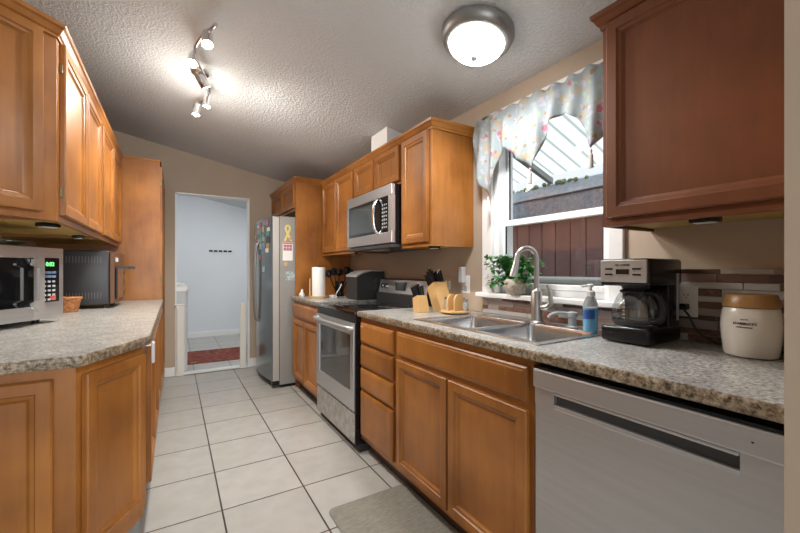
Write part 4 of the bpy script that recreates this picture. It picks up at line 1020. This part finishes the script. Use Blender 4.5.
# wall plates between stove and window
def plate(name, label, y, z, m, x=XR - 0.0005):
    t = thing(name, label, 'wall plate', (x, y, z), R90)
    MB().box(-0.04, 0.04, -0.005, 0, -0.058, 0.058, 0.003).build('cover_plate', m, t)
    return t
t = plate('wall_outlet', 'white wall outlet plate beside the window with a grey plug-in', 1.905, 1.085, M['plastic_white'])
mb = MB(); mb.box(-0.012, 0.012, -0.0065, -0.005, -0.045, -0.01); mb.box(-0.03, -0.012, -0.0065, -0.005, -0.04, -0.03); mb.build('socket', M['plastic_grey'], t)
MB().box(-0.035, 0.005, -0.04, -0.0055, 0.01, 0.115, 0.006).build('plug_in_unit', mat('pale_grey_unit', (0.48, 0.49, 0.50), 0.4), t)
t = plate('wall_switch', 'tan switch plate with two white rockers behind the bamboo turntable', 2.09, 1.075, M['wall'])
for xx in (-0.018, 0.018): MB().box(xx - 0.011, xx + 0.011, -0.009, -0.0048, -0.03, 0.03, 0.003).build('rocker', M['plastic_white'], t)

# ------------------------------------------------------------------ left counter
ang = math.atan2(0.878, 0.478)
wv = Vector((0.478, 0.878)); c0 = Vector((-0.500, 2.575)) - wv * 0.38
t = thing('countertop_microwave', 'silver countertop microwave with green clock on the left worktop', 'microwave', (c0.x, c0.y, ZT + 0.001), ang)
w, d, h0, h1 = 0.38, 0.255, 0.024, 0.372
MB().box(0, w, 0.012, d, h0, h1, 0.006).build('case', M['steel'], t)
dw = w - 0.165
mb = MB(); dd = 0.022
mb.box(0, dw, -0.012, 0.0115, h0, h0 + 0.065, 0.003); mb.box(0, dw, -0.012, 0.0115, h1 - 0.055, h1, 0.003); mb.box(0, 0.03, -0.012, 0.0115, h0 + 0.06, h1 - 0.05)
dr = mb.build('door', M['steel'], t)
MB().box(0.028, dw, -0.010, 0.011, h0 + 0.064, h1 - 0.054).build('door_glass', M['glossblack'], dr)
mb = MB()
hz0_, hz1_ = h0 + 0.045, h1 - 0.05
mb.prism([(dw - 0.052, hz0_ + 0.03), (dw - 0.02, hz0_), (dw + 0.006, hz0_), (dw + 0.006, hz1_), (dw - 0.02, hz1_), (dw - 0.052, hz1_ - 0.03), (dw - 0.052, hz1_ - 0.038), (dw - 0.018, hz1_ - 0.05), (dw - 0.018, hz0_ + 0.05), (dw - 0.052, hz0_ + 0.038)], -0.055, -0.04, 'y')
mb.box(dw - 0.016, dw + 0.004, -0.041, -0.0125, hz0_ + 0.01, hz0_ + 0.03); mb.box(dw - 0.016, dw + 0.004, -0.041, -0.0125, hz1_ - 0.03, hz1_ - 0.01)
mb.build('handle', mat('silver_handle', (0.6, 0.59, 0.57), 0.3, 0.7), dr)
mb = MB(); mb.box(dw + 0.001, w, -0.010, 0.0115, h0, h1, 0.003); cp = mb.build('control_panel', M['steel'], t)
MB().box(dw + 0.022, w - 0.028, -0.013, -0.0095, h0 + 0.08, h1 - 0.05, 0.001).build('keypad_panel', M['glossblack'], cp)
mx_ = (dw + w) / 2 - 0.005
text_obj('0:02', 0.028, M['green_led'], cp, front_mtx(mx_ + 0.006, -0.0135, h1 - 0.082), 'clock_digits')
mb = MB()
for r in range(2):
    for c in range(3): mb.box(mx_ - 0.037 + c * 0.026, mx_ - 0.014 + c * 0.026, -0.0145, -0.0128, h1 - 0.128 - r * 0.02, h1 - 0.116 - r * 0.02)
mb.build('preset_buttons', M['bluebtn'], cp)
mb = MB()
for r in range(5):
    for c in range(3): mb.box(mx_ - 0.034 + c * 0.026, mx_ - 0.018 + c * 0.026, -0.0145, -0.0128, h1 - 0.172 - r * 0.022, h1 - 0.162 - r * 0.022)
mb.build('number_buttons', mat('pale_button', (0.40, 0.43, 0.46), 0.5), cp)
MB().box(mx_ + 0.006, mx_ + 0.038, -0.0145, -0.0128, h0 + 0.09, h0 + 0.11).build('stop_button', M['red'], cp)
for xx in (0.05, w - 0.09):
    for yy in (0.05, d - 0.05): MB().lathe([(0.014, 0), (0.017, 0.024)], 14, (xx, yy, 0)).build('foot', M['black'], t)
o = MB().lathe([(0.02, 0.012), (0.07, 0.012), (0.10, 0.022), (0.105, 0.024), (0.105, 0.020), (0.07, 0.004), (0.02, 0.0)], 32).build('glass_plate', M['platter'], smooth=True)
cen = c0 + wv * 0.17 + Vector((-0.878, 0.478)) * 0.12
o.location = (cen.x, cen.y, ZT + 0.001 + h1 + 0.001); tag(o, 'green tinted glass plate lying on the silver countertop microwave', 'plate')

# toaster oven
a6 = math.radians(88)
t = thing('toaster_oven', 'dark grey toaster oven with bronze front beside the pantry', 'toaster oven', (-0.352, 3.257, ZT + 0.001), a6)
w, d, hh = 0.40, 0.40, 0.395
MB().box(0, w, 0.03, d, 0.022, hh, 0.012, 3).build('case', M['charcoal'], t, smooth=True)
MB().box(0.003, w - 0.003, 0.0, 0.0295, 0.03, hh - 0.008, 0.004).build('front_frame', M['copper'], t)
MB().box(0.02, w - 0.10, -0.012, -0.0005, 0.06, hh - 0.12, 0.004).build('door_glass', M['glossblack'], t)
mb = MB(); mb.box(0.03, w - 0.11, -0.085, -0.07, hh - 0.125, hh - 0.105, 0.005); mb.box(0.035, 0.05, -0.072, -0.011, hh - 0.123, hh - 0.107); mb.box(w - 0.13, w - 0.115, -0.072, -0.011, hh - 0.123, hh - 0.107); mb.build('door_handle', M['charcoal'], t)
for zz in (0.09, 0.17, 0.25): MB().lathe([(0.022, 0), (0.02, -0.009)], 16, (w - 0.05, -0.0005, zz), 'y').build('knob', M['charcoal'], t)
MB().box(0.03, 0.12, -0.003, -0.0003, hh - 0.075, hh - 0.045).build('front_sticker', M['paper'], t)
mb = MB()
for k in range(16):
    for zz in (hh - 0.085, 0.065): mb.box(-0.0015, 0.001, 0.075 + k * 0.0165, 0.079 + k * 0.0165, zz, zz + 0.045)
mb.build('side_vents', mat('vent_light', (0.16, 0.16, 0.165), 0.4, 0.3), t)
MB().box(-0.0015, 0.0005, 0.295, 0.36, 0.20, 0.27).build('side_sticker', mat('grey_sticker', (0.45, 0.45, 0.44), 0.6), t)
for xx in (0.04, w - 0.04):
    for yy in (0.06, d - 0.04): MB().cyl((xx, yy, 0), 0.014, 0.024, seg=14).build('foot', M['black'], t)
# basket
t = thing('basket', 'small reddish wicker basket between the microwave and toaster oven', 'basket', (-0.578, 3.08, ZT + 0.001))
def brx(s, z, n=24): return [(0.075 * s * math.cos(2 * PI * k / n), 0.055 * s * math.sin(2 * PI * k / n), z) for k in range(n)]
MB().rings([brx(0.75, 0), brx(0.8, 0.004), brx(0.93, 0.05), brx(1.04, 0.085), brx(0.98, 0.085), brx(0.88, 0.05), brx(0.72, 0.008)]).build('weave_body', M['wicker'], t, smooth=True)
mb = MB(); mb.tube([Vector(p) for p in brx(1.03, 0.088)] + [Vector(brx(1.03, 0.088)[0])], 0.007, 8); mb.build('braided_rim', M['wicker'], t, smooth=True)
t = thing('dish_towel', 'pale towel hanging at the front corner of the left worktop', 'towel', (XLF + 0.0, 1.84, 0))
mb = MB(); pr = []
for k in range(9):
    yy = 0.06 * k / 8; pr.append((0.036 + 0.004 * math.sin(k * 1.9), yy))
mb.prism([(a, b) for a, b in pr] + [(a - 0.006, b) for a, b in pr[::-1]], 0.80, 0.88)
mb.build('towel_cloth', mat('pale_cloth', (0.62, 0.60, 0.60), 0.9), t)
MB().box(0.0, 0.030, 0.02, 0.04, 0.868, 0.878).build('towel_hook', M['nickel'], t)

# ------------------------------------------------------------------ floor mat, hall
mb = MB(); mb.rings([rrect(0.645, 1.094, 0.85, 1.765, 0.035, 0.0008), rrect(0.643, 1.096, 0.848, 1.767, 0.035, 0.006), rrect(0.652, 1.087, 0.857, 1.758, 0.03, 0.011)])
tag(mb.build('floor_mat', M['mat']), 'grey anti-fatigue mat on the tiles before the sink cabinet', 'mat')
mb = MB(); mb.box(-0.1, 1.5, 5.37, 6.2, 0.0008, 0.008, 0.002); tag(mb.build('runner_rug', M['runner']), 'red patterned runner rug on the floor beyond the doorway', 'rug')
t = thing('baby_gate', 'open white pressure gate frame standing in the doorway', 'gate', (DX0, 4.872, 0.0))
for a, b in ((0.008, 0.088), (0.668, 0.738)):
    mb = MB(); mb.box(a, b, -0.02, 0.012, 0.0, 0.785, 0.006); mb.box(a + 0.012, b - 0.012, -0.026, -0.02, 0.03, 0.755, 0.003); mb.build('post', M['gatemat'], t)
MB().box(0.086, 0.67, -0.014, 0.01, 0.0065, 0.024, 0.003).build('bottom_bar', M['gatemat'], t)
mb = MB(); mb.box(-0.008, 0.095, -0.028, 0.014, 0.785, 0.80, 0.004); mb.build('latch_cap', M['white'], t)
t = thing('trash_bin', 'white lidded bin standing behind the left gate post', 'bin', (0.02, 5.2, 0))
MB().rings([rrect(-0.15, 0.115, -0.13, 0.13, 0.04, 0.002), rrect(-0.17, 0.12, -0.15, 0.15, 0.04, 0.93)]).build('bin_body', mat('bin_grey_white', (0.60, 0.62, 0.64), 0.4), t, smooth=True)
MB().rings([rrect(-0.18, 0.13, -0.16, 0.16, 0.04, 0.931), rrect(-0.18, 0.13, -0.16, 0.16, 0.04, 0.965), rrect(-0.16, 0.10, -0.13, 0.13, 0.04, 1.01), rrect(-0.10, 0.04, -0.08, 0.08, 0.03, 1.03)]).build('lid', M['white'], t, smooth=True)
for k in range(5):
    x0 = 0.535 + k * 0.078
    t = thing('wall_hook', 'short black bar in the row of five on the white hall wall', 'hook', (x0, YH - 0.0005, 1.52), 0, 'black bars on the hall wall')
    MB().box(0, 0.058, -0.006, 0, -0.014, 0.016, 0.002).build('back_plate', M['black'], t)
    MB().tube(curve_pts([(0.029, -0.005, -0.004), (0.029, -0.03, -0.014), (0.029, -0.04, 0.002)], 4), 0.006, 8).build('hook_prong', M['black'], t, smooth=True)
t = thing('broom', 'dark broom leaning beside the doorway, right of the gate', 'broom', (0.815, 5.15, 0))
MB().bar((0, 0, 0.22), (0.0, 0.02, 1.05), 0.012).build('broom_handle', M['charcoal'], t)
MB().rings([rrect(-0.06, 0.06, -0.02, 0.02, 0.01, 0.001), rrect(-0.05, 0.05, -0.018, 0.018, 0.01, 0.16), rrect(-0.02, 0.02, -0.014, 0.014, 0.008, 0.23)]).build('broom_head', mat('broom_teal', (0.06, 0.12, 0.12), 0.8), t)
